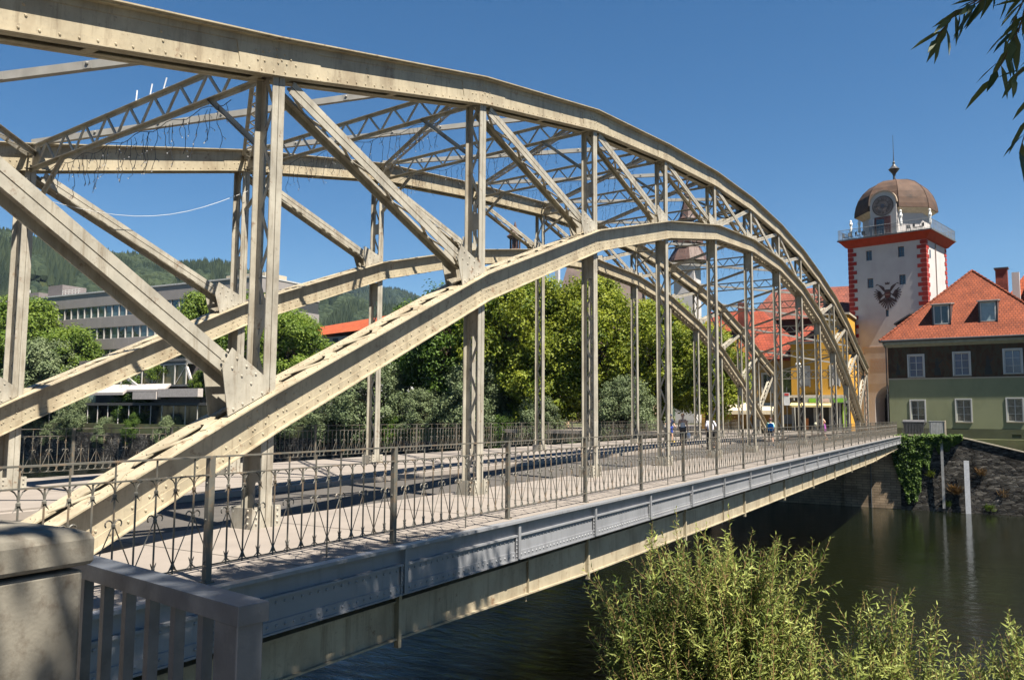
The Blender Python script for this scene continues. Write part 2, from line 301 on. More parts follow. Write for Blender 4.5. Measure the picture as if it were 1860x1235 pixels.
# livelier near the camera bank, calmer along the far wall
sx = n.new('ShaderNodeSeparateXYZ'); l.new(tc.outputs['Object'], sx.inputs[0])
mrw = n.new('ShaderNodeMapRange'); mrw.inputs[1].default_value = 6; mrw.inputs[2].default_value = 40; mrw.inputs[3].default_value = 0.85; mrw.inputs[4].default_value = 0.16
l.new(sx.outputs[0], mrw.inputs[0])
bp = n.new('ShaderNodeBump'); bp.inputs['Distance'].default_value = 0.22; l.new(mm.outputs[0], bp.inputs['Height']); l.new(mrw.outputs[0], bp.inputs['Strength']); l.new(bp.outputs[0], b.inputs['Normal'])
W = MB(); W.add([(2, -900, -6.2), (69.61, -900, -6.2), (69.61, 1500, -6.2), (2, 1500, -6.2)], [(0, 1, 2, 3)])
struct(W.build('water', wm))

# bridge deck surfaces
X0, X1 = -5.2, 69.4
W = MB(); W.box(X0, X1, 3.42, 7.1, -0.42, -0.12); struct(W.build('road', asph))
W = MB()
W.box(X0, X1-0.6, -0.10, 3.2, -0.20, -0.006)
# rounded kerb nose
for i in range(5):
    t0, t1 = math.pi/2*i/5, math.pi/2*(i+1)/5
    W.add([(X0, 3.2+0.16*math.sin(t0), -0.166+0.16*math.cos(t0)), (X1-0.6, 3.2+0.16*math.sin(t0), -0.166+0.16*math.cos(t0)), (X1-0.6, 3.2+0.16*math.sin(t1), -0.166+0.16*math.cos(t1)), (X0, 3.2+0.16*math.sin(t1), -0.166+0.16*math.cos(t1))], [(3, 2, 1, 0)])
struct(W.build('pavement', conc))
W = MB(); W.box(X0, X1-0.6, 7.32, 13.5, -0.20, 0.03); struct(W.build('pavement', conc))
W = MB()
x = X0
while x < X1-0.7:
    W.box(x, min(x+1.15, X1-0.6), 7.11, 7.31, -0.40, 0.0); x += 1.165
struct(W.build('kerb', kerb_m))
W = MB()
for k in range(12): 
    xx = 4.6+k*P
    W.box(xx, xx+0.07, 3.44, 7.08, -0.119, -0.114)
struct(W.build('road_joint_strip', dark))
fj = mat('footway_joint', (0.09, 0.08, 0.07), 0.9)
for k in range(30):
    xx = -4.3+k*2.4
    if xx > 68: break
    W = MB(); W.box(xx, xx+0.018, -0.09, 3.15, -0.0055, -0.0025); struct(W.build('footway_joint', fj))
    W = MB(); W.box(xx+0.8, xx+0.82, 7.34, 13.4, 0.0305, 0.0335); struct(W.build('footway_joint', fj))
patch = mat('dark_asphalt_patch', (0.055, 0.052, 0.05), 0.9, 0.15, 3, bump=0.3, bscale=120)
for (xa, xb, ya, yb) in ((1.6, 3.4, 4.3, 5.0), (9.2, 12.4, 5.4, 6.1), (17.5, 18.6, 3.8, 5.6), (26.0, 30.0, 5.9, 6.4)):
    W = MB(); W.add([(xa, ya, -0.1155), (xb, ya+.05, -0.1155), (xb-.06, yb, -0.1155), (xa+.04, yb-.03, -0.1155)], [(0, 1, 2, 3)]); struct(W.build('asphalt_patch', patch))
for k in range(6):
    xx = 3.9+k*9.6; W = MB(); W.box(xx, xx+0.5, 3.44, 3.74, -0.1195, -0.113)
    for q in range(6): W.box(xx+0.03+q*0.078, xx+0.07+q*0.078, 3.46, 3.72, -0.113, -0.108)
    struct(W.build('drain_grate', dark))
# ground-level paving beyond each end of the bridge
W = MB(); W.box(69.4, 130, -2.2, 40, -0.4, -0.01); struct(W.build('square_paving', conc))
W = MB(); W.box(-60, -5.25, 3.3, 13.5, -0.5, -0.02); struct(W.build('approach_road', asph))
W = MB(); W.box(-60, -6.95, -40, 3.28, -0.5, -0.005); W.box(-6.93, -5.25, -1.2, 3.28, -0.5, -0.005); struct(W.build('approach_pavement', conc))

# ================================================================== BRIDGE
bridge = tag(empty('arch_bridge'), 'long beige riveted steel truss arch bridge crossing the dark river', 'bridge')
ZUh = [5.29, 6.68, 8.20, 9.40, 10.13, 10.70, 10.98]       # underside of upper chord at nodes, end -> middle
ZLh = [-0.75, 1.93, 4.55, 6.62, 8.08, 9.12, 9.62]         # top of lower chord at nodes
NX = [-P+P*i for i in range(14)]
ZU = ZUh+ZUh[::-1]; ZL = ZLh+ZLh[::-1]
DU = 0.56; DL = 0.56

def smooth_nodes(xs, zs, cut=0.0): return [Vector((x, 0, z)) for x, z in zip(xs, zs)]
def sweep(mb, pts, n0, n1, y0, y1):
    """strip along polyline (xz plane), normal offsets n0..n1, y0..y1"""
    m = len(pts); vs = []
    for i in range(m):
        d0 = (pts[i]-pts[i-1]).normalized() if i else None
        d1 = (pts[i+1]-pts[i]).normalized() if i < m-1 else None
        if d0 is None: d0 = d1
        if d1 is None: d1 = d0
        d = (d0+d1).normalized(); nn = Vector((-d.z, 0, d.x)); k = 1/max(0.5, d.dot(d0))
        for y, q in ((y0, n0), (y1, n0), (y1, n1), (y0, n1)):
            v = pts[i]+nn*(q*k); vs.append((v.x, y, v.z))
    fs = [(0, 1, 2, 3), ((m-1)*4+3, (m-1)*4+2, (m-1)*4+1, (m-1)*4)]
    for i in range(m-1):
        a = i*4; b_ = a+4
        for k in range(4): fs.append((a+k, b_+k, b_+(k+1) % 4, a+(k+1) % 4))
    mb.add(vs, fs)
def along(pts, step, off=0.1):
    out = []
    for i in range(len(pts)-1):
        a, b_ = pts[i], pts[i+1]; L = (b_-a).length; d = (b_-a)/L; nn = Vector((-d.z, 0, d.x)); k = int((L-2*off)/step)
        for j in range(k+1): out.append((a+d*(off+(L-2*off)*j/max(k, 1)), nn, d, i))
    return out
TW = 0.37   # distance between the two webs of every truss member

def upper_chord(y, xo):
    mb = MB(); pts = [Vector((x+xo, 0, z)) for x, z in zip(NX, ZU)]
    # eased corners
    q = [pts[0]]
    for i in range(1, len(pts)-1):
        a, b_, c = pts[i-1], pts[i], pts[i+1]
        q += [b_+(a-b_).normalized()*0.9, b_+Vector((0, 0, -0.02 if 0 else 0.0)), b_+(c-b_).normalized()*0.9]
    q.append(pts[-1]); pts2 = q
    for ya, yb in ((y, y+0.018), (y+TW-0.018, y+TW)):
        sweep(mb, pts2, 0.0, DU-0.02, ya, yb)
    sweep(mb, pts2, DU-0.02, DU, y-0.165, y+TW+0.165)             # cover plate
    sweep(mb, pts2, DU-0.13, DU-0.021, y-0.014, y-0.001)        # top angle, vertical leg
    sweep(mb, pts2, DU-0.040, DU-0.021, y-0.11, y-0.015)
    for s, yy in ((-1, y), (1, y+TW)):
        ya, yb = sorted((yy+s*0.001, yy+s*0.014))
        sweep(mb, pts2, 0.012, 0.115, ya, yb)                   # bottom angle
        ya, yb = sorted((yy+s*0.001, yy+s*0.075))
        sweep(mb, pts2, -0.004, 0.011, ya, yb)
        ya, yb = sorted((yy-s*0.02, yy-s*0.11))
        sweep(mb, pts2, -0.002, 0.012, ya, yb)
    # battens below
    for k, (p, nn, d, i) in enumerate(along(pts, 2.2, 0.3)):
        mb.beam((p.x, y+0.1, p.z), (p.x, y+TW-0.1, p.z), d, 0.16, 0.010)
    # joint plates on the near web face with splices
    for i in range(len(NX)):
        sg = pts[i]
        a = sg+(pts[max(i-1, 0)]-sg).normalized()*0.75 if i else sg; b_ = sg+(pts[min(i+1, 13)]-sg).normalized()*0.95 if i < 13 else sg
        sweep(mb, [a, sg, b_] if 0 < i < 13 else [a, b_], 0.116, DU-0.131, y-0.011, y-0.001)
        for px, pn in ((-.45, .2), (-.45, .33), (-.3, .2), (-.3, .33), (-.16, .36), (0, .2), (0, .31), (.1, .25), (.2, .34), (.2, .2), (.32, .28), (.42, .2), (.03, .4)):
            t = (pts[i+1]-sg) if (px > 0 and i < 13) else (sg-pts[i-1] if i else pts[1]-sg)
            t.normalize(); nn = Vector((-t.z, 0, t.x)); q_ = sg+t*px*0.9+nn*pn
            mb.rivet((q_.x, y-0.011, q_.z), (0, -1, 0), 0.021, 0.014)
    for p, nn, d, i in along(pts, 0.235, 0.12):
        q_ = p+nn*0.07; mb.rivet((q_.x, y-0.014, q_.z), (0, -1, 0), 0.020, 0.014)
    for i in range(13):                                         # intermediate stitch rivets
        for f in (0.36, 0.66):
            p = pts[i].lerp(pts[i+1], f); d = (pts[i+1]-pts[i]).normalized(); nn = Vector((-d.z, 0, d.x))
            for h in (0.22, 0.34): q_ = p+nn*h; mb.rivet((q_.x, y, q_.z), (0, -1, 0), 0.022, 0.015)
    return mb
def lower_chord(y, xo):
    mb = MB(); pts = [Vector((x+xo, 0, z)) for x, z in zip(NX, ZL)]
    pts[0] = pts[0]+Vector((0.25, 0, 0)); pts[-1] = pts[-1]-Vector((0.25, 0, 0))
    q = [pts[0]]
    for i in range(1, len(pts)-1):
        a, b_, c = pts[i-1], pts[i], pts[i+1]
        q += [b_+(a-b_).normalized()*0.7, b_, b_+(c-b_).normalized()*0.7]
    q.append(pts[-1]); p2 = q
    for ya, yb in ((y, y+0.018), (y+TW-0.018, y+TW)): sweep(mb, p2, -DL, -0.021, ya, yb)
    for ya, yb in ((y-0.165, y+0.11), (y+TW-0.11, y+TW+0.165)):
        sweep(mb, p2, -0.020, 0.0, ya, yb)
    for s, yy in ((-1, y), (1, y+TW)):
        ya, yb = sorted((yy+s*0.001, yy+s*0.10)); sweep(mb, p2, -DL-0.006, -DL+0.010, ya, yb)
        ya, yb = sorted((yy+s*0.001, yy+s*0.015)); sweep(mb, p2, -DL+0.011, -DL+0.125, ya, yb)
        ya, yb = sorted((yy-s*0.019, yy-s*0.10)); sweep(mb, p2, -DL-0.004, -DL+0.010, ya, yb)
        ya, yb = sorted((yy+s*0.001, yy+s*0.012)); sweep(mb, p2, -0.12, -0.021, ya, yb)
    for k, (p, nn, d, i) in enumerate(along(pts, 0.62, 0.3)):
        s = 1 if k % 2 else -1; q_ = p+nn*0.007
        mb.beam((q_.x-d.x*0.24, y+TW/2-s*0.15, q_.z-d.z*0.24), (q_.x+d.x*0.24, y+TW/2+s*0.15, q_.z+d.z*0.24), nn.cross(d), 0.09, 0.012)
        if k % 2: mb.beam((q_.x, y+0.10, q_.z), (q_.x, y+TW-0.10, q_.z), d, 0.16, 0.010, 0.013*0)
        q2 = p-nn*(DL+0.012)
        mb.beam((q2.x-d.x*0.24, y+TW/2-s*0.15, q2.z-d.z*0.24), (q2.x+d.x*0.24, y+TW/2+s*0.15, q2.z+d.z*0.24), nn.cross(d), 0.08, 0.012)
        mb.beam((q2.x-d.x*0.24, y+TW/2+s*0.15, q2.z-d.z*0.24), (q2.x+d.x*0.24, y+TW/2-s*0.15, q2.z+d.z*0.24), nn.cross(d), 0.08, 0.012, -0.013)
    for p, nn, d, i in along(pts, 0.25, 0.1):
        q_ = p-nn*(DL-0.07); mb.rivet((q_.x, y-0.015, q_.z), (0, -1, 0), 0.021, 0.015)
        q_ = p-nn*(DL-0.19)+d*0.12; mb.rivet((q_.x, y, q_.z), (0, -1, 0), 0.021, 0.015)
        q_ = p-d*0.1; mb.rivet((q_.x, y-0.06, q_.z), nn, 0.022, 0.015)
        q_ = p; mb.rivet((q_.x, y+0.06, q_.z), nn, 0.022, 0.015); mb.rivet((q_.x, y+TW-0.04, q_.z), nn, 0.022, 0.015)
        mb.rivet((q_.x, y+TW+0.06, q_.z), nn, 0.022, 0.015)
    for i in range(1, 13):
        for px, pn in ((-.5, .15), (-.3, .15), (-.1, .15), (.1, .15), (.3, .15), (-.55, .28), (-.35, .28), (-.15, .3), (.05, .28), (.25, .28), (.45, .22), (-.45, .36), (.15, .36)):
            t = (pts[i+1]-pts[i]) if px > 0 else (pts[i]-pts[i-1]); t.normalize(); nn = Vector((-t.z, 0, t.x)); q_ = pts[i]+t*px-nn*pn
            mb.rivet((q_.x, y, q_.z), (0, -1, 0), 0.021, 0.014)
    return mb
def laced_member(a, b_, y, fw_=0.235, pitch=0.5, name='vertical', st=0.09):
    """two T legs joined by zigzag lacing; a, b_ in the xz plane"""
    a = Vector(a); b_ = Vector(b_); d = (b_-a).normalized(); nn = Vector((-d.z, 0, d.x)); L = (b_-a).length
    mb = MB()
    for yy, s in ((y, 1), (y+TW, -1)):
        fy = yy+s*0.010
        for q in (-1, 1):
            o = nn*(q*(fw_/4+0.004))
            mb.beam((a+o)+Vector((0, fy, 0)), (b_+o)+Vector((0, fy, 0)), nn, fw_/2-0.008, 0.018)
        ym = yy+s*(0.0195+st/2)
        mb.beam(a+Vector((0, ym, 0)), b_+Vector((0, ym, 0)), nn, 0.024, st)
    lb = MB(); k = max(2, int(L/pitch)); y0, y1 = y+st-0.01, y+TW-st+0.01
    for i in range(k):
        p = a+d*(L*i/k); q = a+d*(L*(i+1)/k)
        if i % 2: ya, yb = y1, y0
        else: ya, yb = y0, y1
        lb.beam(p+Vector((0, ya, 0))+nn*0.016, q+Vector((0, yb, 0))+nn*0.016, d.cross(nn), 0.055, 0.010)
    return mb, lb
def gusset(mb, poly, y):
    mb.prism([(x, y, z) for x, z in poly], None, (0, -0.012, 0))

for (y, xo, nm) in ((YN, 0.0, 'near'), (YF, FO, 'far')):
    lab = 'near-side' if nm == 'near' else 'far-side'
    upper_chord(y, xo).build('upper_chord', steel, bridge)['label'] = lab+' upper arch chord with cover plate and riveted web'
    lower_chord(y, xo).build('lower_chord', steel, bridge)['label'] = lab+' lower arch chord with laced top'
    for i in range(14):
        x = NX[i]+xo
        top = ZU[i]+0.1
        if i in (0, 13):
            v, lc = laced_member((x, 0, -0.05), (x, 0, ZU[i]+0.45), y)
        else:
            v, lc = laced_member((x, 0, -0.05), (x, 0, top), y)
        # diaphragm plates under the lower chord and stiffening plate above
        if 0 < i < 13:
            zb = ZL[i]-0.05
            v.box(x-0.020, x-0.004, y+0.02, y+TW-0.02, max(0.02, zb-1.25), zb-0.62)
            v.box(x-0.020, x-0.004, y+0.02, y+TW-0.02, zb+1.0, zb+1.35) if ZU[i]-ZL[i] > 2.2 else None
            v.box(x-0.020, x-0.004, y+0.02, y+TW-0.02, ZU[i]-0.02, ZU[i]+0.06)
        o = v.build('vertical', steel2, bridge); lc.build('lacing', steel2, o)
        for s in (-1, 1):
            bpm = MB()
            bpm.box(x+s*0.18-0.075, x+s*0.18+0.075, y-0.030, y-0.002, -0.02, 0.30)
            bpm.box(x+s*0.262-0.009, x+s*0.262+0.009, y-0.026, y+TW+0.026, -0.015, 0.29)
            bpm.box(x+s*0.18-0.075, x+s*0.18+0.075, y+TW+0.002, y+TW+0.03, -0.02, 0.30)
            for zz in (0.07, 0.16, 0.25):
                bpm.rivet((x+s*0.20, y-0.030, zz), (0, -1, 0), 0.022, 0.018); bpm.rivet((x-0.271 if s < 0 else x+0.271, y+0.06, zz), (s, 0, 0), 0.022, 0.018)
            bpm.build('base_plate', steel2, o)
    # diagonals
    for i in range(13):
        todo = []
        if i <= 7: todo.append((NX[i], ZU[i]+0.05, NX[i+1], ZL[i+1]-0.1, 0))
        if i >= 5: todo.append((NX[i+1], ZU[i+1]+0.05, NX[i], ZL[i]-0.1, 1))
        for xa, za, xb, zb, k in todo:
            if (i == 12): pass
            a = Vector((xa+xo, 0, za)); b_ = Vector((xb+xo, 0, zb)); d = (b_-a).normalized()
            a2 = a+d*0.30; b2 = b_-d*0.45
            wd = 0.27 if i in (0, 12) else (0.23 if i < 4 or i > 8 else 0.17)
            yy = y+0.02*(k)+0.019
            mb, lc = laced_member(a2, b2, yy, wd, 0.6)
            o = mb.build('diagonal', steel2, bridge); lc.build('lacing', steel2, o)
    # gusset plates at lower nodes
    for i in range(1, 13):
        x = NX[i]+xo; z = ZL[i]; sides = []
        if i <= 8: sides.append(-1)
        if i >= 5: sides.append(1)
        for s in sides:
            j = i+s
            zt = ZU[j]; d = Vector((NX[j]-NX[i], 0, zt-z)).normalized(); sl = (ZL[j]-ZL[i])/P
            nn = Vector((-d.z, 0, d.x))*(1 if s > 0 else -1)
            h = 0.16
            p_near = Vector((x, 0, z))+d*0.92
            A = (x+s*0.02, z+0.18); B = (p_near.x+nn.x*h, p_near.z+nn.z*h); Cc = (p_near.x-nn.x*h, p_near.z-nn.z*h); D = (x+s*0.75, z+sl*0.75+0.004); E_ = (x+s*0.02, z+0.004)
            # order so that the plate is convex
            if B[1] < Cc[1]: B, Cc = Cc, B
            g = MB()
            for yy in (y-0.003, y+TW+0.017): gusset(g, [A, B, Cc, D, E_], yy)
            for t in (0.25, 0.45, 0.65, 0.85):
                for u in (-0.08, 0.08):
                    q = Vector((x, 0, z))+d*(t+0.12)+nn*u
                    g.rivet((q.x, y-0.015, q.z), (0, -1, 0), 0.024, 0.016)
            for t in (0.15, 0.32, 0.5, 0.66): g.rivet((x+s*t, y-0.015, z+sl*s*t*s+0.06+0.0), (0, -1, 0), 0.024, 0.016)
            g.build('gusset_plate', steel2, bridge)

# overhead cross struts (lattice), knee braces and wind bracing
def ypt(i, t, z):     # point across the bridge at node i, t from near (0) to far (1)
    return Vector((NX[i]+FO*t, YN+TW+(YF-YN-TW)*t, z))
ax = (ypt(3, 1, 0)-ypt(3, 0, 0)).normalized()
for i in range(1, 13):
    mb = MB(); z0 = ZU[i]+0.03; z1 = ZU[i]+0.50
    a0, a1 = ypt(i, 0, z0), ypt(i, 1, z0); b0, b1 = ypt(i, 0.03, z1), ypt(i, 0.97, z1)
    for q0, q1 in ((a0, a1), (b0, b1)):
        mb.beam(q0, q1, (1, 0, 0), 0.16, 0.012); mb.beam(q0-Vector((0, 0, 0.035)), q1-Vector((0, 0, 0.035)), (1, 0, 0), 0.014, 0.058)
    n_ = 18
    for k in range(n_):
        t0, t1 = k/n_, (k+1)/n_
        za, zb = (z0, z1) if k % 2 == 0 else (z1, z0)
        mb.beam(ypt(i, t0*0.94+0.03, za), ypt(i, t1*0.94+0.03, zb), ax, 0.045, 0.03)
    # end plates
    for t in (0.0, 0.955): mb.prism([tuple(ypt(i, t, z0-0.02)), tuple(ypt(i, t+0.045, z0-0.02)), tuple(ypt(i, t+0.045, z1+0.02)), tuple(ypt(i, t, z1+0.02))], None, (0.012, 0, 0))
    mb.build('cross_strut', steel2, bridge)
    drop = 1.1 if ZU[i]-ZL[i] > 2.0 else 0.8
    for t0, t1 in ((0.18, 0.0), (0.82, 1.0)):
        kb = MB(); p0 = ypt(i, t0, z0); p1 = ypt(i, t1, z0-drop)
        kb.beam(p0, p1, (1, 0, 0), 0.11, 0.012); kb.beam(p0, p1, (1, 0, 0), 0.014, 0.08, 0.04)
        kb.build('knee_brace', steel2, bridge)
for i in range(13):
    # bolted flat-topped bar: near node i+1 to far node i ; riveted angle pair: near node i to far node i+1
    A = ypt(i+1, 0, ZU[i+1]+0.60); B = ypt(i, 1, ZU[i]+0.60)
    mb = MB(); d = (B-A).normalized()
    mb.beam(A, B, (0, 0, 1), 0.13, 0.10); 
    L = (B-A).length; side = d.cross(Vector((0, 0, 1))).normalized()
    k = int(L/1.5)
    for j in range(1, k+1):
        p = A.lerp(B, j/(k+1))
        for s in (-1, 1):
            mb.beam(p+side*s*0.05-d*0.06, p+side*s*0.05+d*0.06, (0, 0, 1), 0.12, 0.012); mb.rivet(p+side*s*0.056+Vector((0, 0, 0.02)), side*s, 0.032, 0.03)
    mb.build('wind_brace', mat('zinc_grey_brace', (0.25, 0.24, 0.22), 0.45, 0.15, 4, stain=(0.16, 0.145, 0.12), stain_amt=0.4), bridge)
    A = ypt(i, 0, ZU[i]+0.34); B = ypt(i+1, 1, ZU[i+1]+0.34); d = (B-A).normalized()
    mb = MB(); side = d.cross(Vector((0, 0, 1))).normalized()
    for s in (-1, 1):
        mb.beam(A+side*s*0.075, B+side*s*0.075, (0, 0, 1), 0.09, 0.012); mb.beam(A+side*s*0.11+Vector((0, 0, 0.04)), B+side*s*0.11+Vector((0, 0, 0.04)), side, 0.07, 0.010)
    L = (B-A).length; k = int(L/0.45)
    for j in range(k):
        s = 1 if j % 2 else -1
        mb.beam(A.lerp(B, j/k)-side*s*0.07-Vector((0, 0, 0.03)), A.lerp(B, (j+1)/k)+side*s*0.07-Vector((0, 0, 0.03)), side, 0.04, 0.01)
    mb.build('wind_brace', steel2, bridge)
for i in (0, 13):     # portal struts with crossed lacing
    mb = MB(); z0, z1 = ZU[i]-0.25, ZU[i]+0.45
    for z in (z0, z1): mb.beam(ypt(i, -0.02, z), ypt(i, 1, z), (1, 0, 0), 0.2, 0.06)
    for k in range(12):
        t0, t1 = k/12, (k+1)/12
        mb.beam(ypt(i, t0, z0), ypt(i, t1, z1), ax, 0.06, 0.02, 0.012); mb.beam(ypt(i, t0, z1), ypt(i, t1, z0), ax, 0.06, 0.02, -0.012)
    mb.build('portal_strut', steel2, bridge)

# edge girder, deck beam and cross girders below the footway
mb = MB()
def xr(y0, y1, z0, z1, a=X0+0.2, b_=67.3): mb.box(a, b_, y0, y1, z0, z1)
xr(-0.24, -0.105, -0.045, -0.008); xr(-0.13, -0.11, -0.235, -0.046); xr(-0.19, -0.108, -0.262, -0.236); xr(-0.15, -0.132, -0.60, -0.263); xr(-0.165, -0.151, -0.60, -0.49); xr(-0.185, -0.134, -0.622, -0.601)
x = X0+0.3
while x < 67.2:
    for z, yy in ((-0.315, -0.150), (-0.545, -0.165)):
        mb.rivet((x, yy, z), (0, -1, 0), 0.019, 0.014)
    x += 0.125 if x < 20 else 0.16
g = mb.build('edge_girder', girder_m, bridge); g['label'] = 'blue-grey riveted edge girder under the railing'
RX0 = -2.517*1.2; RQ = 2.4*1.2
for j in range(-1, 25):
    x = RX0+j*RQ
    if x > 67.3 or x < X0: continue
    sb = MB(); sb.box(x-0.035, x+0.035, -0.206, -0.192, -0.60, -0.047); sb.box(x-0.006, x+0.006, -0.190, -0.166, -0.60, -0.264)
    sb.box(x-0.075, x-0.036, -0.180, -0.167, -0.60, -0.264)
    for z in (-0.56, -0.5, -0.44, -0.38, -0.32): sb.rivet((x-0.056, -0.180, z), (0, -1, 0), 0.015, 0.012)
    sb.build('stiffener', girder_m, g)
mb = MB()
BZ = [(X0+0.2, -1.16), (0, -1.22), (6, -1.33), (14, -1.36), (50, -1.34), (67.0, -1.03)]
def bz(x):
    for (a, za), (b_, zb) in zip(BZ, BZ[1:]):
        if x <= b_: return za+(zb-za)*(x-a)/(b_-a)
    return -1.03
mb.prism([(X0+0.2, 0.10, -0.78), (67.0, 0.10, -0.78)]+[(a, 0.10, z) for a, z in BZ[::-1]], None, (0, 0.03, 0))
mb.prism([(a, 0.05, z-0.001) for a, z in BZ]+[(a, 0.05, z-0.025) for a, z in BZ[::-1]], None, (0, 0.25, 0))
mb.box(X0+0.2, 67.0, 0.07, 0.30, -0.779, -0.76); mb.box(X0+0.2, 67.0, 0.30, 0.32, -0.779, -0.21)
for k in range(-1, 13):
    x = k*P+0.05; 
    if x > 66: continue
    zz = bz(x)
    mb.box(x-0.03, x+0.03, 0.03, 0.098, zz-0.12, -0.66)
    if k < 12:
        x2 = x-2.3; mb.box(x2-0.008, x2+0.008, 0.06, 0.098, zz+0.005, -0.66)
        mb.tube([(x2, 0.12, zz-0.02), (x2, 0.12, zz-0.10)], 0.018)
mb.build('deck_beam', steel, bridge)
mb = MB()       # small embossed maker's plate on the deck beam
mb.cur = 0; mb.box(8.9, 9.25, 0.088, 0.098, -1.30, -1.02)
mb.cur = 1
for r_ in range(3):
    xx = 8.93
    while xx < 9.2: mb.box(xx, xx+0.022, 0.082, 0.088, -1.10-r_*0.075, -1.065-r_*0.075); xx += 0.035
mb.build('maker_plate', [steel, mat('plate_brown', (0.12, 0.07, 0.04), 0.7)], bridge)
for k in range(14):
    x = NX[k]; mb = MB()
    mb.box(x-0.14, x+0.14, 0.35, 13.3, -0.66, -0.62); mb.box(x-0.01, x+0.01, 0.35, 13.3, -1.25, -0.661); mb.box(x-0.14, x+0.14, 0.35, 13.3, -1.28, -1.251)
    mb.build('cross_girder', steel, bridge)
for yy in (4.2, 5.6, 7.0, 8.8, 12.9):
    mb = MB(); mb.box(X0+0.2, 67.0, yy-0.01, yy+0.01, -0.90, -0.43); mb.box(X0+0.2, 67.0, yy-0.1, yy+0.1, -0.92, -0.901); mb.build('stringer', steel, bridge)

# ================================================================== wrought iron railings
def panel_mesh():
    mb = MB(); n_ = 14; s = RQ/n_; zt, z2, zb = 1.205, 1.03, 0.165
    mb.box(0.035, RQ-0.035, -0.022, 0.022, zt-0.008, zt+0.008)
    mb.box(0.035, RQ-0.035, -0.014, 0.014, z2-0.007, z2+0.007)
    mb.box(0.035, RQ-0.035, -0.014, 0.014, zb-0.006, zb+0.006)
    def arc(cx, cz, r, a0, a1, rr=0.0065, k=6):
        mb.tube([(cx+r*math.cos(a0+(a1-a0)*i/k), 0, cz+r*math.sin(a0+(a1-a0)*i/k)) for i in range(k+1)], rr, 4)
    for k in range(1, n_):
        x = k*s; odd = k % 2
        ztop = zt-0.008 if odd else z2
        zlo = 0.0 if k == 8 else zb-0.02
        mb.tube([(x, 0, zlo), (x, 0, ztop)], 0.0095, 6, cap=False)
        # collar and feathers beneath the arches
        mb.lathe([(0.010, -0.02), (0.020, -0.01), (0.020, 0.01), (0.010, 0.02)], (x, 0, 0.91), 6, close=False)
        for q in (-1, 1):
            mb.tube([(x+q*0.008, 0, 0.91), (x+q*0.02, 0, 0.875), (x+q*0.042, 0, 0.85)], [0.008, 0.007, 0.002], 4)
        if odd:
            mb.lathe([(0.010, -0.02), (0.019, -0.01), (0.019, 0.01), (0.010, 0.02)], (x, 0, 0.655), 6, close=False)
            for q in (-1, 1):
                arc(x+q*0.045, 0.67, 0.034, math.pi/2+q*math.pi*0.45, math.pi/2-q*math.pi*0.75, 0.0075)
                mb.tube([(x+q*0.012, 0, 0.645), (x+q*s*0.96, 0, 0.235)], 0.0065, 4)
        # foot ornament
        for q in (-1, 1):
            mb.tube([(x+q*0.008, 0, 0.225), (x+q*0.022, 0, 0.255), (x+q*0.030, 0, 0.275)] if odd else [(x+q*0.008, 0, 0.24), (x+q*0.020, 0, 0.21), (x+q*0.045, 0, 0.175)], [0.008, 0.007, 0.003], 4)
            mb.tube([(x+q*0.006, 0, 0.215), (x+q*0.018, 0, 0.19), (x+q*0.052, 0, 0.172)], [0.009, 0.008, 0.003], 4)
        mb.lathe([(0.010, -0.02), (0.018, 0), (0.010, 0.02)], (x, 0, 0.222), 6, close=False)
    for k in range(n_):                                          # arches
        arc(k*s+s/2, 0.935, s/2-0.004, math.pi, 0, 0.0065, 8)
    return mb
def railing(y, x0, j0, j1, label, group):
    root = empty('railing', (x0+j0*RQ, y, 0)); tag(root, label, 'railing', group)
    pm = None; pom = None
    for j in range(j0, j1+1):
        xx = (j-j0)*RQ
        if pom is None:
            mb = MB(); mb.box(-0.035, 0.035, -0.006, 0.0, -0.04, 1.215); mb.box(-0.035, -0.028, 0.0, 0.05, -0.04, 1.215); mb.box(-0.028, 0.035, 0.0, 0.045, -0.04, 1.20)
            for z in (0.2, 0.6, 0.95): mb.rivet((-0.035, 0.025, z), (-1, 0, 0), 0.012, 0.01)
            mb.box(-0.05, 0.05, -0.03, 0.07, -0.012, 0.01)
            o = mb.build('post', rail_m, root); pom = o.data
        else:
            o = bpy.data.objects.new('post', pom); COL.objects.link(o); o.parent = root
        o.location = (xx, 0, 0)
        if j < j1:
            if pm is None: o = panel_mesh().build('panel', rail_m, root); pm = o.data
            else: o = bpy.data.objects.new('panel', pm); COL.objects.link(o); o.parent = root
            o.location = (xx, 0, 0)
    return root
railing(0.0, RX0, -1, 24, 'ornate wrought iron railing along the near edge of the bridge above the blue-grey girder', None)
railing(13.44, 3.252*1.2, -4, 22, 'ornate wrought iron railing along the far edge of the bridge in front of the trees', None)

# ================================================================== foreground handrail and pillar
pil = empty('stone_pillar', (-7.555, -4.075, -0.06)); tag(pil, 'weathered stone pillar with lichen-stained cap beside the galvanised handrail', 'pillar')
mb = MB(); mb.box(-0.60, 0.55, -0.13, 0.75, -0.5, 1.225); o = mb.build('shaft', stone_p, pil)
bv = o.modifiers.new('b', 'BEVEL'); bv.width = 0.012; bv.segments = 2
mb = MB(); prof_c = [(0.0, 1.236), (0.012, 1.240), (0.018, 1.25), (0.018, 1.315), (0.008, 1.334), (-0.02, 1.345), (-0.10, 1.358), (-0.30, 1.372), (-0.44, 1.378)]
vs = []; 
for d_, z in prof_c: vs += [(-0.60-d_, -0.13-d_, z), (0.55+d_, -0.13-d_, z), (0.55+d_, 0.75+d_, z), (-0.60-d_, 0.75+d_, z)]
fs = [(3, 2, 1, 0), tuple(range(len(vs)-4, len(vs)))]
for i in range(len(prof_c)-1):
    for k in range(4): fs.append((i*4+k, i*4+(k+1) % 4, (i+1)*4+(k+1) % 4, (i+1)*4+k))
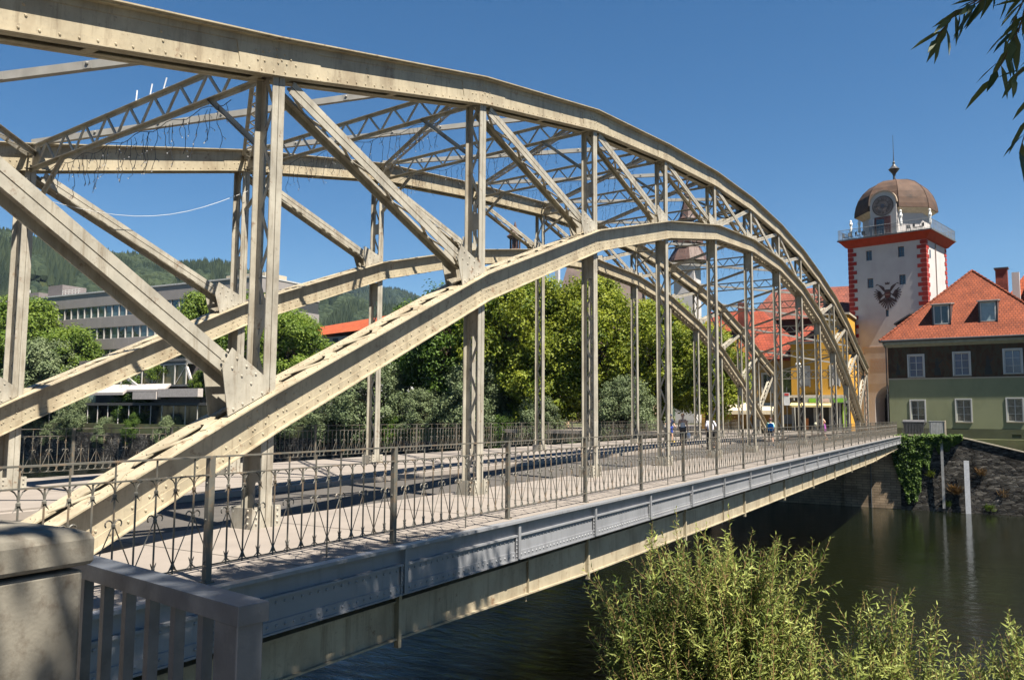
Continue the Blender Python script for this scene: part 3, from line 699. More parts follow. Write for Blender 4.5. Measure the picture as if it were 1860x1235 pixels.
mb.add(vs, fs); mb.build('cap', stone_p, pil)
PH = Vector((-6.67, -3.70, 0)); PE = Vector((-6.855, -4.76, 0))
hr = empty('handrail', tuple(PE)); tag(hr, 'galvanised steel handrail with square balusters in shade next to the stone pillar', 'handrail')
dv = (PH-PE).normalized(); sd = Vector((dv.y, -dv.x, 0))
def hbeam(mb, a, b_, wd, ht, z): mb.beam(a+Vector((0, 0, z)), b_+Vector((0, 0, z)), sd, wd, ht)
mb = MB(); hbeam(mb, -dv*0.02, dv*1.6, 0.10, 0.055, 1.073)
mb.rivet(-dv*0.021+sd*0.02+Vector((0, 0, 1.075)), -dv, 0.004, 0.001)
o = mb.build('top_rail', galv, hr); bv = o.modifiers.new('b', 'BEVEL'); bv.width = 0.005; bv.segments = 2
mb = MB(); mb.beam(Vector((0, 0, -0.4))+dv*0.055, Vector((0, 0, 1.045))+dv*0.055, sd, 0.085, 0.12); o = mb.build('post', galv, hr); bv = o.modifiers.new('b', 'BEVEL'); bv.width = 0.004; bv.segments = 2
for k in range(6):
    mb = MB(); q = dv*(0.235+0.165*k)
    mb.beam(q+Vector((0, 0, 0.08)), q+Vector((0, 0, 1.045)), sd, 0.035, 0.03); o = mb.build('baluster', galv, hr)
mb = MB(); hbeam(mb, dv*0.12, dv*1.6, 0.05, 0.03, 0.09); mb.build('bottom_rail', galv, hr)

# ================================================================== vegetation
def rnd_unit(rng):
    while True:
        v = Vector((rng.uniform(-1, 1), rng.uniform(-1, 1), rng.uniform(-1, 1)))
        if 0.05 < v.length < 1: return v.normalized()
def leaf_diamond(V, F, p, d, nrm, L, wd):
    """pointed leaf: 2 triangles folded a little"""
    s = d.cross(nrm).normalized(); b0 = len(V)
    mid = p+d*(L*0.45)
    V += [tuple(p), tuple(mid+s*wd/2+nrm*wd*0.12), tuple(p+d*L-nrm*L*0.10), tuple(mid-s*wd/2+nrm*wd*0.12)]
    F += [(b0, b0+1, b0+2, b0+3)]
def blade_leaf(V, F, p, d, nrm, L, wd):
    s = d.cross(nrm).normalized(); b0 = len(V)
    a = p+d*(L*0.3); c = p+d*(L*0.7)-nrm*L*0.05; e = p+d*L-nrm*L*0.14
    V += [tuple(p), tuple(a+s*wd*0.5), tuple(c+s*wd*0.36), tuple(e), tuple(c-s*wd*0.36), tuple(a-s*wd*0.5)]
    F += [(b0, b0+1, b0+2, b0+3, b0+4, b0+5)]
def mesh_from(name, V, F, m, parent=None):
    me = bpy.data.meshes.new(name); me.from_pydata(V, [], F); me.materials.append(m); me.update()
    o = bpy.data.objects.new(name, me); COL.objects.link(o)
    if parent: o.parent = parent
    return o
def make_tree(H, rad, seed, lm, dens=1.0, leaf=0.34, trunk_h=0.28, shape=1.0, nclump=46, droop=0.0, crown_lo=0.2, name='deciduous_tree'):
    rng = random.Random(seed); root = empty(name)
    tb = MB(); tr = H*0.028
    base = Vector((0, 0, -0.5)); fork = Vector((rng.uniform(-.3, .3), rng.uniform(-.3, .3), H*trunk_h))
    topc = Vector((rng.uniform(-.4, .4), rng.uniform(-.4, .4), H*0.8))
    tb.tube([base, fork*0.5, fork, fork.lerp(topc, 0.5), topc], [tr*1.25, tr, tr*0.85, tr*0.5, tr*0.12], 8)
    clumps = []
    for k in range(nclump):
        f = (k+0.5)/nclump; th = k*2.399963+rng.uniform(-.5, .5)
        zz = crown_lo+(0.97-crown_lo)*f                                      # height fraction
        env = math.sin(math.pi*min(1, max(0, (zz-crown_lo+0.10)/(1.12-crown_lo)))**shape)**0.6
        rr = rad*env*rng.uniform(0.45, 0.98)
        c = Vector((math.cos(th)*rr, math.sin(th)*rr, zz*H+rng.uniform(-.05, .05)*H)); cr = rad*rng.uniform(0.20, 0.36)
        clumps.append((c, cr))
        st = fork.lerp(topc, rng.uniform(0.0, 0.8)); mid = st.lerp(c, 0.5)+Vector((0, 0, -0.03*H*rng.random()))
        tb.tube([st, mid, c], [tr*0.38, tr*0.2, tr*0.06], 5, cap=False)
    tb.build('trunk', bark, root, smooth=True)
    V, F = [], []
    tot = sum(c[1]**2 for c in clumps); n = int(13000*dens)
    for c, cr in clumps:
        m_ = int(n*cr*cr/tot)
        for i in range(m_):
            u = rnd_unit(rng); q = u*cr*(rng.random()**0.35); q.z *= 0.75
            # ragged surface
            q *= 0.95+0.6*noise.noise(c*0.7+u*2.3)
            p = c+q
            nrm = (u+rnd_unit(rng)*0.8+Vector((0, 0, 0.5))).normalized(); d = nrm.cross(rnd_unit(rng)).normalized(); d.z -= droop; d.normalize()
            s_ = leaf*rng.uniform(0.6, 1.25)
            leaf_diamond(V, F, p, d, nrm, s_, s_*0.62)
    mesh_from('crown', V, F, lm, root)
    return root
def place_tree(proto, x, y, z, s, rz, label, cat='tree', group=None, sz=None, first=False):
    o = proto if first else copytree(proto)
    o.location = (x, y, z); o.rotation_euler = (0, 0, rz); o.scale = (s, s, sz or s)
    tag(o, label, cat, group); return o
TG = 'trees on the far river bank'
pm_ = make_tree(16, 6.4, 3, leaf_maple, 3.0, 0.40, nclump=95)
pd_ = make_tree(16, 5.9, 5, leaf_dark, 2.3, 0.38, nclump=80)
pf_ = make_tree(13, 5.1, 8, leaf_mid, 2.2, 0.36, nclump=75)
ps_ = make_tree(8.5, 3.9, 11, leaf_silver, 2.4, 0.25, trunk_h=0.15, crown_lo=0.02, nclump=85, droop=0.2)
place_tree(pm_, 76.5, 41.5, 0, 1.12, 0.3, 'tall yellow-green tree rising right of the first far bridge post, below the brown church roof', group=TG, first=True)
place_tree(pm_, 77.5, 33.0, 0, 1.05, 1.9, 'broad yellow-green tree behind the third and fourth bridge hangers', group=TG)
place_tree(pm_, 80.0, 25.5, 0, 0.90, 3.3, 'yellow-green tree in front of the white church tower', group=TG)
place_tree(pm_, 79.5, 19.8, 0, 0.70, 4.4, 'small yellow-green tree touching the red tiled roof', group=TG)
place_tree(pm_, 74.5, 37.0, -2, 0.78, 5.2, 'low yellow-green tree over the far railing at the middle of the photo', group=TG)
place_tree(pd_, 77.0, 52.0, 0, 1.08, 0.2, 'dark green tree with a deep shaded crown left of the sandy gable', group=TG, first=True)
place_tree(pd_, 80.0, 59.5, 0, 1.02, 2.0, 'dark green tree standing right of the long orange roof', group=TG)
place_tree(pd_, 77.5, 46.5, 0, 0.86, 4.0, 'dark leaning tree with bare limbs beside the sandy gable', group=TG)
place_tree(pd_, 74.0, 110.0, -3, 0.62, 1.0, 'dark bush-like tree at the left end of the glass cafe', group=TG)
place_tree(pf_, 78.0, 80.5, 0, 1.20, 0.5, 'bright green tree left of the long orange roof', group=TG, first=True)
place_tree(pf_, 79.0, 88.5, 0, 1.45, 2.2, 'tall bright green tree poking above the sloping lower chord', group=TG)
place_tree(pf_, 76.0, 146.0, 0, 1.68, 3.0, 'green tree in front of the left end of the grey office building', group=TG)
place_tree(pf_, 77.0, 161.0, 0, 1.55, 4.0, 'green tree at the far left edge of the photo', group=TG)
place_tree(pf_, 76.5, 133.0, 0, 1.22, 5.0, 'green tree below the middle of the office building windows', group=TG)
place_tree(pf_, 72.8, 93.5, 3.2, 0.34, 1.2, 'small round green tree growing beside the cafe roof', group=TG)
place_tree(pf_, 75.4, 104.5, 3.0, 0.60, 2.2, 'leafy tree crown overlapping the right end of the cafe behind the thick diagonal', group=TG)
place_tree(pf_, 78.5, 101.0, 4.0, 1.0, 1.1, 'tree rising in front of the right half of the office building', group=TG, sz=1.25)
SG = 'silvery willows along the far bank'
place_tree(ps_, 71.2, 59.5, -2.0, 1.18, 0.0, 'grey-green willow between the second far post and the first hanger', 'willow', SG, first=True)
place_tree(ps_, 71.2, 44.6, -2.0, 1.08, 1.0, 'grey-green willow right of the first tall hanger', 'willow', SG)
place_tree(ps_, 71.6, 131.5, -1.0, 1.65, 2.0, 'large grey-green willow below the grey office building', 'willow', SG)
place_tree(ps_, 71.4, 26.2, -2.0, 0.85, 3.0, 'grey-green willow behind the three people on the bridge', 'willow', SG)
place_tree(ps_, 71.3, 66.5, -2.6, 0.85, 4.0, 'low grey-green willow at the right of the dark parked cars', 'willow', SG)
place_tree(ps_, 71.3, 52.2, -2.4, 0.78, 5.0, 'low green willow in the gap left of the first hanger', 'willow', SG)
place_tree(ps_, 71.0, 36.0, -2.6, 0.70, 0.6, 'low willow below the yellow-green trees', 'willow', SG)
place_tree(ps_, 71.0, 73.5, -3.0, 0.80, 0.9, 'olive willow right of the thick lower chord', 'willow', SG)
place_tree(ps_, 71.0, 120.0, -3.4, 0.85, 2.9, 'dark olive shrub willow beneath the cafe terrace', 'willow', SG)
place_tree(ps_, 71.2, 140.5, -2.2, 1.0, 0.9, 'willow at the lower left behind the far railing', 'willow', SG)

rngb = random.Random(77)
BL = ['dark bush left of the cafe terrace behind the far railing', 'small grey-green bush under the right half of the cafe terrace', 'wider grey-green bush under the middle of the cafe terrace', 'dark bush directly below the white awnings', 'grey-green bush below the left end of the cafe', 'grey-green bush left of the cafe terrace under the big willow', 'dark low bush under the office building willow', 'grey-green bush at the foot of the tree right of the orange roof', 'low grey-green bush at the foot of the first tall hanger', 'dark low bush below the sandy gable', 'grey-green bush left of the three people', 'grey-green bush behind the three people at the far railing', 'dark low bush behind the second far post']
for k, (y_, s_, z_) in enumerate(((82, .9, -4.0), (89, .8, -4.2), (97, .95, -4.2), (105, .85, -4.3), (112, .9, -4.2), (126, .8, -4.2), (134, .95, -3.8), (62, .8, -4.0), (48, .75, -4.2), (40.5, .8, -4.0), (31, .7, -4.0), (22, .65, -4.0), (56, .8, -4.2))):
    place_tree(pd_ if k % 3 == 0 else ps_, 70.6, y_, z_, s_*(.42 if k % 3 == 0 else .62), rngb.uniform(0, 6), BL[k], 'bush', 'bushes growing out of the far river wall')
# willow shrubs on the near bank
def willow_shrub(name, base, tips, seed, label, leafL=0.095, nper=1.0, dense=1.0):
    """tips: list of (centre, radius, count) targets for shoot tips"""
    rng = random.Random(seed); root = empty(name, tuple(base)); tag(root, label, 'shrub')
    B = Vector(base); st = MB(); V, F = [], []
    for (c, rx, ry, rz, cnt) in tips:
        c = Vector(c)
        for k in range(int(cnt)):
            u = rnd_unit(rng)*(rng.random()**0.4); tip = c+Vector((u.x*rx, u.y*ry, u.z*rz))
            b0 = B+Vector((rng.uniform(-.25, .25), rng.uniform(-.25, .25), 0))
            ctrl = b0.lerp(tip, 0.5)+Vector((rng.uniform(-.15, .15), rng.uniform(-.15, .15), rng.uniform(-.3, .1)))
            bend = rnd_unit(rng)*0.20; tip = tip+Vector((rng.uniform(-.12,.12), rng.uniform(-.22,.22), 0))
            pts = []
            for i in range(11):
                t = i/10; p = b0*(1-t)**2+ctrl*2*t*(1-t)+tip*t*t; p = p+bend*math.sin(t*7); pts.append(p-B)
            st.tube(pts[2:], 0.010, 4, 0.0018, cap=False)
            # leafy upper part plus side shoots
            def leafy(pp, t0, step, L):
                acc = 0; m_ = len(pp)-1; a_ = rng.uniform(0, 6)
                length = sum((pp[i+1]-pp[i]).length for i in range(m_)); n_ = int(length*(1-t0)/step)
                for q in range(n_):
                    t = t0+(1-t0)*q/max(1, n_-1); f = t*m_; i = min(int(f), m_-1); p = pp[i].lerp(pp[i+1], f-i); d = (pp[i+1]-pp[i]).normalized()
                    a_ += 2.4; o1 = d.orthogonal().normalized(); o2 = d.cross(o1); out = o1*math.cos(a_)+o2*math.sin(a_)
                    ld = (d*rng.uniform(0.4, 1.0)+out*rng.uniform(0.5, 1.1)+Vector((0, 0, rng.uniform(-.35, .25)))).normalized(); nn = (d-ld*d.dot(ld)).normalized()+rnd_unit(rng)*0.35; nn = (nn-ld*nn.dot(ld)).normalized()
                    s_ = L*rng.uniform(0.5, 1.45)*(1.0-0.45*max(0, t-0.75)/0.25)
                    blade_leaf(V, F, p, ld, nn, s_, s_*0.20)
            leafy(pts, 0.42, 0.020/dense, leafL)
            for j in range(int(5*nper)):
                i = rng.randint(4, 9); p = pts[i]; d = (pts[min(i+1, 10)]-pts[i-1]).normalized(); o = (d*0.8+rnd_unit(rng)*0.75+Vector((0, 0, 0.25))).normalized()
                L = rng.uniform(0.18, 0.55); sp = [p+o*L*t+Vector((0, 0, 0.10*L*t*t)) for t in (0, .25, .5, .75, 1)]
                st.tube(sp, 0.003, 3, 0.0012, cap=False); leafy(sp, 0.1, 0.020/dense, leafL*0.9)
    st.build('stems', twig_m, root); mesh_from('leaves', V, F, leaf_bush, root)
    return root
willow_shrub('willow_shrub', (0.5, -4.0, -3.7), [((0.27, -3.71, 0.10), 0.45, 0.55, 0.50, 40), ((0.53, -4.18, 0.14), 0.4, 0.52, 0.46, 34), ((0.74, -4.48, -0.12), 0.35, 0.48, 0.44, 26), ((-0.19, -3.2, -0.26), 0.25, 0.36, 0.28, 20), ((0.05, -3.65, -0.45), 0.4, 0.36, 0.35, 18), ((0.30, -4.10, -0.64), 0.5, 0.58, 0.6, 60), ((0.75, -4.58, -0.78), 0.5, 0.56, 0.5, 44), ((0.5, -4.3, -1.4), 0.6, 0.55, 0.45, 40), ((-0.42, -2.98, -0.02), 0.12, 0.14, 0.10, 5), ((-0.35, -3.0, -0.62), 0.12, 0.14, 0.12, 5), ((0.95, -4.75, 0.18), 0.12, 0.15, 0.15, 6)], 21, 'large leafy willow shrub in front of the bridge girder at the bottom of the photo')
willow_shrub('willow_shrub', (1.4, -5.4, -3.7), [((1.46, -5.43, -0.40), 0.22, 0.26, 0.30, 12), ((1.69, -5.82, -0.59), 0.22, 0.26, 0.28, 11), ((1.41, -5.48, -0.98), 0.4, 0.5, 0.36, 22), ((1.83, -5.99, -1.07), 0.3, 0.36, 0.3, 13), ((1.11, -4.96, -0.96), 0.35, 0.45, 0.3, 14)], 22, 'thinner willow shrub with separate upright shoots against the dark water')
willow_shrub('willow_shrub', (2.4, -6.9, -3.7), [((2.22, -6.46, -1.0), 0.2, 0.26, 0.24, 8), ((2.35, -6.76, -0.76), 0.2, 0.24, 0.20, 10), ((2.35, -6.9, -1.12), 0.3, 0.35, 0.3, 11)], 23, 'small sparse willow shrub in the bottom right corner', nper=1.2)

# overhanging willow tree: trunk stands to the right of the camera, crown shades the foreground
def big_willow():
    rng = random.Random(5); root = empty('willow_tree', (-5.2, -10.5, -0.2)); tag(root, 'willow tree whose dark leafy branch tips hang into the top right corner', 'tree')
    O = Vector((-5.2, -10.5, -0.2)); tb = MB()
    tb.tube([(0, 0, -0.5), (0.1, 0.1, 2.5), (0.0, 0.5, 5.0), (0.1, 1.5, 7.5)], [0.42, 0.34, 0.28, 0.14], 10)
    V, F = [], []
    blobs = [((-7.35, -8.1, 7.1), 0.85, 620), ((-8.5, -7.3, 6.5), 1.2, 520), ((-6.6, -6.9, 6.6), 0.8, 300), ((-6.3, -5.0, 7.2), 1.15, 1500), ((-4.9, -5.0, 7.7), 1.15, 1700), ((-3.6, -5.2, 8.0), 1.15, 1800), ((-2.2, -5.3, 8.2), 1.15, 1500), ((-0.9, -5.4, 8.4), 1.0, 800), ((-5.6, -8.2, 7.8), 2.0, 900), ((-2.8, -7.6, 8.8), 1.7, 700), ((0.3, -6.0, 8.7), 0.8, 230)]
    for c, r_, n_ in blobs:
        c = Vector(c)-O
        tb.tube([(0, 0.5, 5.0), Vector((0, 0.5, 5)).lerp(c, 0.5)+Vector((0, 0, 0.4)), c], [0.14, 0.08, 0.03], 6, cap=False)
        for i in range(n_):
            u = rnd_unit(rng)*(rng.random()**0.5)*r_; p = c+u; d = (rnd_unit(rng)+Vector((0, 0, -0.7))).normalized(); s_ = rng.uniform(0.16, 0.30)
            blade_leaf(V, F, p, d, d.orthogonal().normalized(), s_*1.1, s_*0.45)
    # hanging sprigs that enter the frame
    def sprig(pts, L, n_, wd=0.20):
        pts = [Vector(p)-O for p in pts]; tb.tube(pts, 0.006, 5, 0.002, cap=False); m_ = len(pts)-1; a_ = rng.uniform(0, 6)
        for q in range(n_):
            t = q/(n_-1); f = t*m_; i = min(int(f), m_-1); p = pts[i].lerp(pts[i+1], f-i); d = (pts[i+1]-pts[i]).normalized()
            a_ += 2.4+rng.uniform(-.4, .4); o1 = d.orthogonal().normalized(); o2 = d.cross(o1); out = o1*math.cos(a_)+o2*math.sin(a_)
            ld = (d*0.55+out*0.62+Vector((0, 0, -0.30))).normalized(); nn = (out+rnd_unit(rng)*0.4); nn = (nn-ld*nn.dot(ld)).normalized(); s_ = L*rng.uniform(0.75, 1.2)
            blade_leaf(V, F, p, ld, nn, s_, s_*wd)
    K = 3.9
    def P_(x, y, k=K):   # a point about k metres ahead of the camera, given as sideways and upward metres
        return CAM+fw*k+r2*x+u2*y
    f_ = 1485.36
    rng = random.Random(31)
    def Q(px, py, k=K): return P_((px-930)/f_*k, -(py-617.5)/f_*k, k)
    sprig([Q(1880, -60), Q(1790, -8), Q(1735, 25), Q(1700, 72)], 0.165, 19, .19)
    sprig([Q(1830, -40), Q(1785, 0), Q(1752, 20)], 0.15, 8, .19)
    sprig([Q(1900, -50, 3.6), Q(1865, 20, 3.6), Q(1838, 80, 3.6), Q(1806, 140, 3.6)], 0.17, 17); sprig([Q(1880, -40, 3.8), Q(1850, 20, 3.8), Q(1826, 70, 3.8)], 0.16, 8)
    sprig([Q(1920, -20, 3.5), Q(1865, 0, 3.5), Q(1850, 60, 3.5)], 0.12, 12)
    sprig([Q(1930, 60, 3.7), Q(1890, 150, 3.7), Q(1872, 210, 3.7), Q(1852, 275, 3.7)], 0.165, 13)
    sprig([Q(1910, 60, 3.4), Q(1880, 110, 3.4), Q(1842, 140, 3.4)], 0.12, 10)
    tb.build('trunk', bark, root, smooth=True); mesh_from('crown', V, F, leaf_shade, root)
big_willow()

# ================================================================== far quay
def grid_patch(mb, pts2, fn): pass
qw = empty('quay_wall', (69.0, 0, -6.4)); tag(qw, 'dark rubble stone quay wall with a pale sloping coping below the green house', 'wall')
mb = MB(); rng = random.Random(2)
ny, nz = 90, 26
def top_at(y): return 0.0 if y > -4.1 else (-0.02-0.245*(-4.1-y) if y > -16 else -2.93)
cols = []
for j in range(ny+1):
    y = 0.1-j*(28.1/ny); tz = top_at(y)
    for k in range(nz+1):
        z = -6.5+(tz+6.5)*k/nz; v = Vector((0, y*1.6, z*3.4))
        dx = 0.03*noise.noise(v)+0.02*noise.noise(v*2.7)-0.12*(1-k/nz)
        cols.append((68.72+dx, y, z))
mb.add(cols, [(j*(nz+1)+k, (j+1)*(nz+1)+k, (j+1)*(nz+1)+k+1, j*(nz+1)+k+1) for j in range(ny) for k in range(nz)])
mb.box(68.95, 69.6, -28, 0.1, -6.5, -3.0)
yv = 3.1
mb.build('wall_face', rubble, qw, loc=(-69.0, 0, 6.4))
mb = MB()
mb.prism([(68.60, 0.1, 0.0), (68.60, -4.1, 0.0), (68.60, -16, -2.93), (68.60, -28, -2.93), (68.60, -28, -2.85), (68.60, -16, -2.85), (68.60, -4.1, 0.09), (68.60, 0.1, 0.09)], None, (0.5, 0, 0))
mb.build('coping', cream, qw, loc=(-69.0, 0, 6.4))
ab = empty('bridge_abutment', (69.3, 8, -6.4)); tag(ab, 'brown stone block abutment under the far end of the bridge', 'abutment')
mb = MB(); mb.box(68.90, 70.2, 4.6, 16.5, -6.6, -1.45); mb.build('bearing_wall', ashlar, ab, loc=(-69.3, -8, 6.4))
mb = MB(); mb.box(68.66, 70.2, 0.08, 4.6, -6.6, -1.45); mb.box(69.35, 70.2, 0.08, 16.4, -1.449, -0.45); mb.build('buttress', ashlar, ab, loc=(-69.3, -8, 6.4))
mb = MB(); mb.tube([(68.62, 2.4, -6.4), (68.62, 2.4, -2.5)], 0.04); mb.build('drain_pipe', iron_dk, ab, loc=(-69.3, -8, 6.4))
mb = MB(); mb.box(69.30, 70.0, 16.5, 200, -6.6, -1.6)
o = mb.build('quay_wall', rubble); tag(o, 'long stone river wall under the trees on the far bank', 'wall')
# dry stalks and tufts on the wall
def tuft(y, z, r_, n_, m, label, L=0.5):
    rng = random.Random(int(y*100)); V, F = [], []
    for i in range(n_):
        p = Vector((rng.uniform(-.1, .1), rng.uniform(-r_, r_), rng.uniform(-r_, r_)*0.8)); d = (rnd_unit(rng)*0.7+Vector((-0.5, 0, 0.8))).normalized()
        blade_leaf(V, F, p, d, d.orthogonal().normalized(), L*rng.uniform(.5, 1), L*0.09)
    o = mesh_from('weed_tuft', V, F, m); o.location = (68.62, y, z); tag(o, label, 'plant', 'plants rooted in the quay wall')
tuft(-4.0, -4.6, 0.30, 120, leaf_dry, 'orange dry weed left of the white gauge board', 0.9)
tuft(-5.9, -3.0, 0.25, 90, leaf_dry, 'orange dry weed halfway up the wall right of the gauge board', 0.6)
tuft(-3.35, -5.6, 0.25, 110, leaf_mid, 'bright green weed at the waterline by the grey post', 0.4)
tuft(-6.4, -5.75, 0.3, 110, leaf_mid, 'bright green weed at the waterline right of the gauge board', 0.4)
tuft(-2.2, -3.2, 0.3, 90, leaf_maple, 'yellow-green weed beside the ivy', 0.4)
tuft(-7.3, -4.6, 0.3, 60, leaf_dry, 'pale dry weed low on the right end of the wall', 0.5)
# ivy
rng = random.Random(9); V, F = [], []
for i in range(26000):
    y = rng.uniform(-4.6, 0.75); hang = 0.45+6.0*max(0, 1-abs(y+0.35)/1.15)**0.6+3.9*max(0, 1-abs(y+1.4)/1.3)+1.3*max(0, 1-abs(y+3.2)/1.4); hang *= 0.8+0.5*noise.noise(Vector((0, y*2.2, 1)))
    f = rng.random()**0.8; z = 0.18-f*hang; bul = 0.30*(1-f)+0.12
    p = Vector((68.60-rng.uniform(0, bul)-0.15*noise.noise(Vector((0, y*2, z*2))), y, z+0.15*noise.noise(Vector((3, y*3, 0)))))
    if f < 0.05: p.x += rng.uniform(0, 0.7)
    nrm = (Vector((-1, 0, 0.6))+rnd_unit(rng)*0.8).normalized(); d = (Vector((0, 0, -1))+rnd_unit(rng)*0.6).normalized(); d = (d-nrm*d.dot(nrm)).normalized(); s_ = rng.uniform(0.10, 0.19)
    leaf_diamond(V, F, p, d, nrm, s_, s_*0.9)
o = mesh_from('ivy', V, F, leaf_ivy); tag(o, 'green ivy hanging over the corner of the quay wall beside the bridge end', 'ivy')
for y, wd, z0, z1, m, lb in ((-3.12, 0.10, -5.9, -0.4, alu, 'slim grey metal post fixed to the quay wall'), (-4.86, 0.19, -6.5, -1.94, alu, 'wider white water gauge board standing in the river against the wall')):
    mb = MB(); mb.box(68.30, 68.36, y-wd, y+wd, z0, z1); mb.box(68.361, 68.40, y-wd*0.6, y-wd*0.4, z0, z1)
    o = mb.build('gauge_post', m if wd > .15 else mat('grey_post', (0.3, 0.3, 0.3), 0.5)); o['label'] = lb; o['category'] = 'post'
# short railing, bin and cabinet on the quay
mb = MB()
for k in range(30):
    y = -0.15-k*0.11; mb.tube([(69.0, y, 0.05), (69.0, y, 1.15)], 0.012, 4)
mb.box(68.98, 69.02, -3.4, -0.1, 1.14, 1.18); mb.box(68.98, 69.02, -3.4, -0.1, 0.10, 0.13)
o = mb.build('short_fence', iron_dk); tag(o, 'short dark fence joining the bridge railing to the quay corner', 'fence')
bn = empty('wheeled_bin', (70.6, -0.95, 0)); tag(bn, 'dark grey wheeled rubbish container behind the ivy', 'bin')
mb = MB(); vs = [(-.45, -.70, .15), (.45, -.70, .15), (.45, .70, .15), (-.45, .70, .15), (-.53, -.80, 1.12), (.53, -.80, 1.12), (.53, .80, 1.12), (-.53, .80, 1.12)]
mb.add(vs, [(3,2,1,0),(4,5,6,7),(0,1,5,4),(1,2,6,5),(2,3,7,6),(3,0,4,7)])
for k in range(6): mb.box(-0.56, -0.50, -0.62+k*0.22, -0.56+k*0.22, 0.25, 1.05)
mb.build('bin_body', black_pl, bn)
mb = MB(); mb.tube([(0, -0.84, 1.13), (0, 0.84, 1.13)], 0.50, 16); mb.v = [(x_, y_, 1.13+(z_-1.13)*0.42) for x_, y_, z_ in mb.v]; mb.box(-.58, .58, -.86, .86, 1.125, 1.17)
mb.build('lid', mat('bin_lid_grey', (0.10, 0.10, 0.11), 0.4), bn)
for sx_ in (-.38, .38):
    for sy_ in (-.6, .6): mb = MB(); mb.tube([(sx_, sy_-.03, .09), (sx_, sy_+.03, .09)], .09, 12); mb.build('wheel', black_pl, bn)
cb_ = empty('utility_cabinet', (70.6, -2.7, 0)); tag(cb_, 'light grey utility cabinet with a pale edge right of the bin', 'cabinet')
mb = MB(); mb.box(-.25, .25, -.55, .55, 0, 1.22); mb.box(-.28, .28, -.58, .58, 1.221, 1.26); mb.build('cabinet_body', cab_m, cb_)
mb = MB(); mb.box(-.27, -.253, -.45, .45, .12, 1.12); mb.build('cabinet_door', mat('cabinet_door_paint', (0.33, 0.34, 0.34), 0.6), cb_)
mb = MB(); mb.box(-.29, .29, -.70, -.60, -0.1, 1.30); mb.build('edge_post', cream, cb_)

# ================================================================== building helpers (local frame: u to the right, d depth away, z up)
def wall_open(mb, u0, u1, z0, z1, rects, depth=0.25, y=0.0, revm=None):
    us = sorted({u0, u1, *[r[0] for r in rects], *[r[1] for r in rects]}); zs = sorted({z0, z1, *[r[2] for r in rects], *[r[3] for r in rects]})
    for i in range(len(us)-1):
        for j in range(len(zs)-1):
            cu, cz = (us[i]+us[i+1])/2, (zs[j]+zs[j+1])/2
            if any(r[0] < cu < r[1] and r[2] < cz < r[3] for r in rects): continue
            mb.add([(us[i], y, zs[j]), (us[i+1], y, zs[j]), (us[i+1], y, zs[j+1]), (us[i], y, zs[j+1])], [(0, 1, 2, 3)])
    for a, b_, c, d in rects:
        for q in ([(a, y, c), (a, y+depth, c), (a, y+depth, d), (a, y, d)], [(b_, y, c), (b_, y, d), (b_, y+depth, d), (b_, y+depth, c)],
                  [(a, y, d), (a, y+depth, d), (b_, y+depth, d), (b_, y, d)], [(a, y, c), (b_, y, c), (b_, y+depth, c), (a, y+depth, c)]): mb.add(q, [(0, 1, 2, 3)])
def window(parent, a, b_, c, d, y=0.14, frame=whitefr, glass=glass_dk, fw_=0.07, nv=1, nh=2, surround=0.0, sill=None, label=None):
    mb = MB()
    mb.box(a, a+fw_, y-0.05, y, c, d); mb.box(b_-fw_, b_, y-0.05, y, c, d); mb.box(a+fw_, b_-fw_, y-0.05, y, c, c+fw_); mb.box(a+fw_, b_-fw_, y-0.05, y, d-fw_, d)
    for i in range(1, nv+1): x = a+(b_-a)*i/(nv+1); mb.box(x-fw_*0.4, x+fw_*0.4, y-0.045, y-0.005, c+fw_, d-fw_)
    for i in range(1, nh+1): z = c+(d-c)*i/(nh+1); mb.box(a+fw_, b_-fw_, y-0.035, y-0.010, z-fw_*0.2, z+fw_*0.2)
    if surround:
        s = surround; yy = y-0.14
        mb.box(a-s, a-0.001, yy-0.05, yy-0.002, c-s*0.6, d+s); mb.box(b_+0.001, b_+s, yy-0.05, yy-0.002, c-s*0.6, d+s); mb.box(a, b_, yy-0.05, yy-0.002, d+0.001, d+s)
    o = mb.build('window', frame, parent)
    g = MB(); g.add([(a+fw_*.5, y-0.02, c+fw_*.5), (b_-fw_*.5, y-0.02, c+fw_*.5), (b_-fw_*.5, y-0.02, d-fw_*.5), (a+fw_*.5, y-0.02, d-fw_*.5)], [(0, 1, 2, 3)])
    g.box(a, b_, y+0.3, y+0.32, c, d)
    g.build('pane', glass, o)
    if sill:
        s = MB(); s.box(a-0.1, b_+0.1, y-0.24, y-0.141, c-0.08, c-0.005); s.build('sill', sill, o)
    return o
def frame_empty(name, x, y, az):
    """local +x runs along azimuth az (to the right in the photo), +y points away from the viewer"""
    return empty(name, (x, y, 0), R(az))

